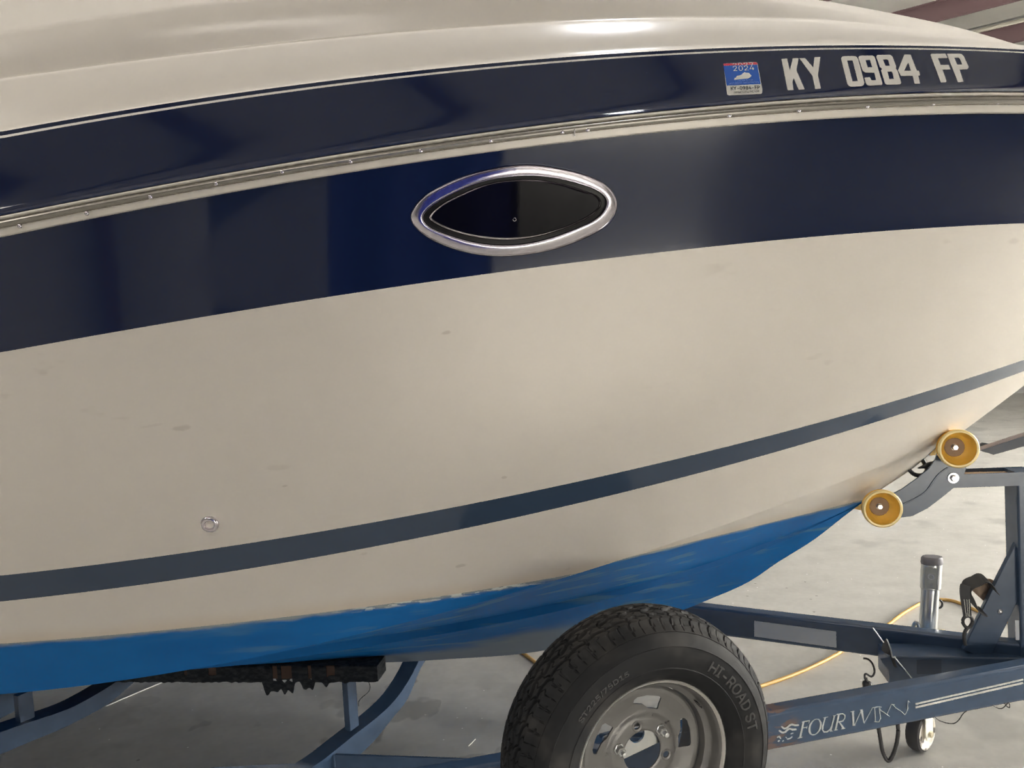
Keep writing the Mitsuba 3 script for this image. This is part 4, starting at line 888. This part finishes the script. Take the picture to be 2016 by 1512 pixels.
add(SB, plate(bar, mid_ - sa * .0725, bd, bu, (-.006, 0), sa), m_('zinc'), False, 'zinc carrier plate behind the spare wheel hub')
hub_back = mid_ - sa * .0725
q_ = np.array([na[0], na[1], 0]); tt_ = -((hub_back - q_) @ nn) / (sa @ nn)
ln = float(((hub_back - q_) @ nn) / (sa @ nn))
for s in (-.06, .06):
    b0 = hub_back + bd * s - sa * .006; b0 = b0 - bu * .02
    b1_ = b0 - sa * ln; b1_[2] = min(max(b1_[2], .40), .53)
    add(SB + '__bar', beam(b0, b1_, .04, .012, r=.003), m_('trailer_paint'), 30, 'bar from the tongue rail to the spare wheel')

# ------------------------------------------------------------------ straps, cord, string
ST = 'tie_down_strap'
tag(ST, 'black webbing strap with a steel hook looped over the winch post brace', 'strap')
q = lambda x, y, yy=-.085: aty(x, y, yy)
band = spline([q(1936, 1204, -.045), q(1926, 1201, -.045), q(1915, 1186, -.045), q(1907, 1168, -.045), q(1903, 1157, -.045), q(1907, 1150.5, -.045), q(1922, 1143.5, -.045), q(1934, 1138, -.045), q(1940, 1139, -.045), q(1950, 1150, -.045), q(1960, 1163, -.045)], 60)
add(ST + '__webbing', sweep(band, rrect(.003, .075, .001, 2), (0, 1, .12)), m_('webbing'), 40, 'folded black webbing loop')
tail = spline([q(1901, 1152, -.084), q(1899.5, 1160, -.086), q(1900.5, 1180, -.086), q(1903, 1200, -.086), q(1905, 1216, -.086)], 24)
add(ST + '__webbing', sweep(tail, rrect(.044, .004, .0015, 2), (0, -1, .02), scale=np.linspace(.8, .62, 24)), m_('webbing'), 40, 'gathered strap end')
for dx in (-4, 1.5, 6):
    add(ST + '__stitching', tube([q(1902 + dx, 1180, -.0905), q(1903.5 + dx * .8, 1198, -.0905), q(1905 + dx * .6, 1214, -.0905)], .0011, 10, 6), m_('string'), 60)
add(ST + '__patch', sweep(spline([q(1924, 1172, -.0), q(1932, 1163, -.0), q(1944, 1155, -.0), q(1950, 1160, -.0)], 16) * 1.0, rrect(.06, .003, .0008, 2), (0, -1, 0)), m_('tan_fill'), 40, 'tan patch standing for the view through the loop')  # added patch in place of the gap seen through the loop
hk = [q(x, y, -.086) for x, y in ((1905, 1213), (1898, 1216), (1895.5, 1224), (1899, 1232), (1905, 1236), (1912, 1230), (1914, 1220), (1910, 1214), (1905, 1213))]
hk2 = [q(x, y, -.086) for x, y in ((1906, 1235), (1900, 1243), (1898, 1252), (1899, 1262), (1901, 1270))]
add(ST + '__hook', cat_([tube(hk, .0055, 40, 10), tube(hk2, .0058, 24, 10)]), m_('black_steel'), 60, 'steel hook with a closed eye')
WS = 'winch_strap'
tag(WS, 'grey winch strap with a snap hook on the bow eye behind the yellow roller', 'strap')
wz = lambda x, y, yy=.0: aty(x, y, yy)
add(WS + '__rod', tube([wz(1880, 893), wz(1925, 884), wz(1975, 868), wz(2040, 849)], .0068, 24, 10), m_('webbing_lit'), 60, 'round edge of the strap')
add(WS + '__webbing', pix_poly(Polygon([(1926, 886), (1938, 890), (1950, 893), (1955.5, 895.5), (2040, 872), (2040, 852), (1960, 876), (1936, 884)]), (0, .006, 0), ny, (-.02, 0)), m_('webbing_grey'), False, 'flat side of the strap')
add(WS + '__webbing', pix_poly(Polygon([(1926, 876), (1934, 871.5), (1950, 874), (1946, 878), (1930, 882)]), (0, .022, 0), ny, (-.004, 0)), m_('webbing_grey'), False, 'folded end of the strap')
hook = [wz(*p, -.004) for p in ((1856, 904), (1842, 910.5), (1829, 914.5), (1820, 918), (1812, 920.5), (1807, 921.5))]
add(WS + '__snap_hook', sweep(spline(hook, 24), ngon(.0072, 10), ZZ, scale=np.r_[np.linspace(.8, 1.25, 16), np.linspace(1.2, .25, 8)]), m_('black_steel'), 60, 'dark snap hook')
cz_ = lambda x, y: atz(x, y, .009)
cord1 = [(960, 1265), (1005, 1273), (1030, 1286), (1050, 1301), (1100, 1340), (1200, 1392), (1330, 1398), (1420, 1378), (1500, 1350), (1550, 1333), (1600, 1312), (1647, 1288), (1700, 1256), (1745, 1232), (1770, 1213), (1790, 1200), (1808, 1190), (1828, 1182), (1850, 1180), (1872, 1182), (1900, 1192), (1930, 1205), (1960, 1216), (2016, 1233), (2080, 1250)]
add('extension_cord', tube([cz_(*p) for p in cord1], .009, 160, 10), m_('cord'), 60, 'orange extension cord running across the floor under the trailer', 'cord')
add('string', tube([atz(209, 1390, .004), atz(265, 1366, .004), atz(325, 1341, .004)], .003, 10, 8), m_('string'), 60, 'short white string lying on the dark floor under the bunk', 'string')
add('straw', tube([atz(922, 1469, .003), atz(936, 1455, .003)], .002, smooth=False, m=6), m_('string'), 60, 'tiny pale straw lying on the floor beside the tyre', 'straw')

# ------------------------------------------------------------------ added behind the photographer, seen only in reflections
tp = 'shirt_stand_in'  # added for its blue reflection, instead of the photographer's shirt
tag(tp, 'added blue sheet on a stand, in place of the photographer in a blue shirt', 'stand_in')
xs_ = np.linspace(-.35, 1.22, 60); zs_ = np.linspace(.15, 2.5, 14)
g = np.stack([np.stack([xs_, -4.35 + .04 * np.sin(xs_ * 9) * (2.6 - z), np.full_like(xs_, z)], 1) for z in zs_], 1)
add(tp + '__sheet', rawmesh(g.reshape(-1, 3), grid_faces(*g.shape[:2])), m_('blue_sheet'), True)
add(tp + '__stand', cat_([tube([(x, -4.4, 0), (x, -4.4, 2.55)], .02, smooth=False) for x in (-.35, 1.22)] + [tube([(-.35, -4.4, 2.53), (1.22, -4.4, 2.53)], .02, smooth=False)]), m_('galv'))
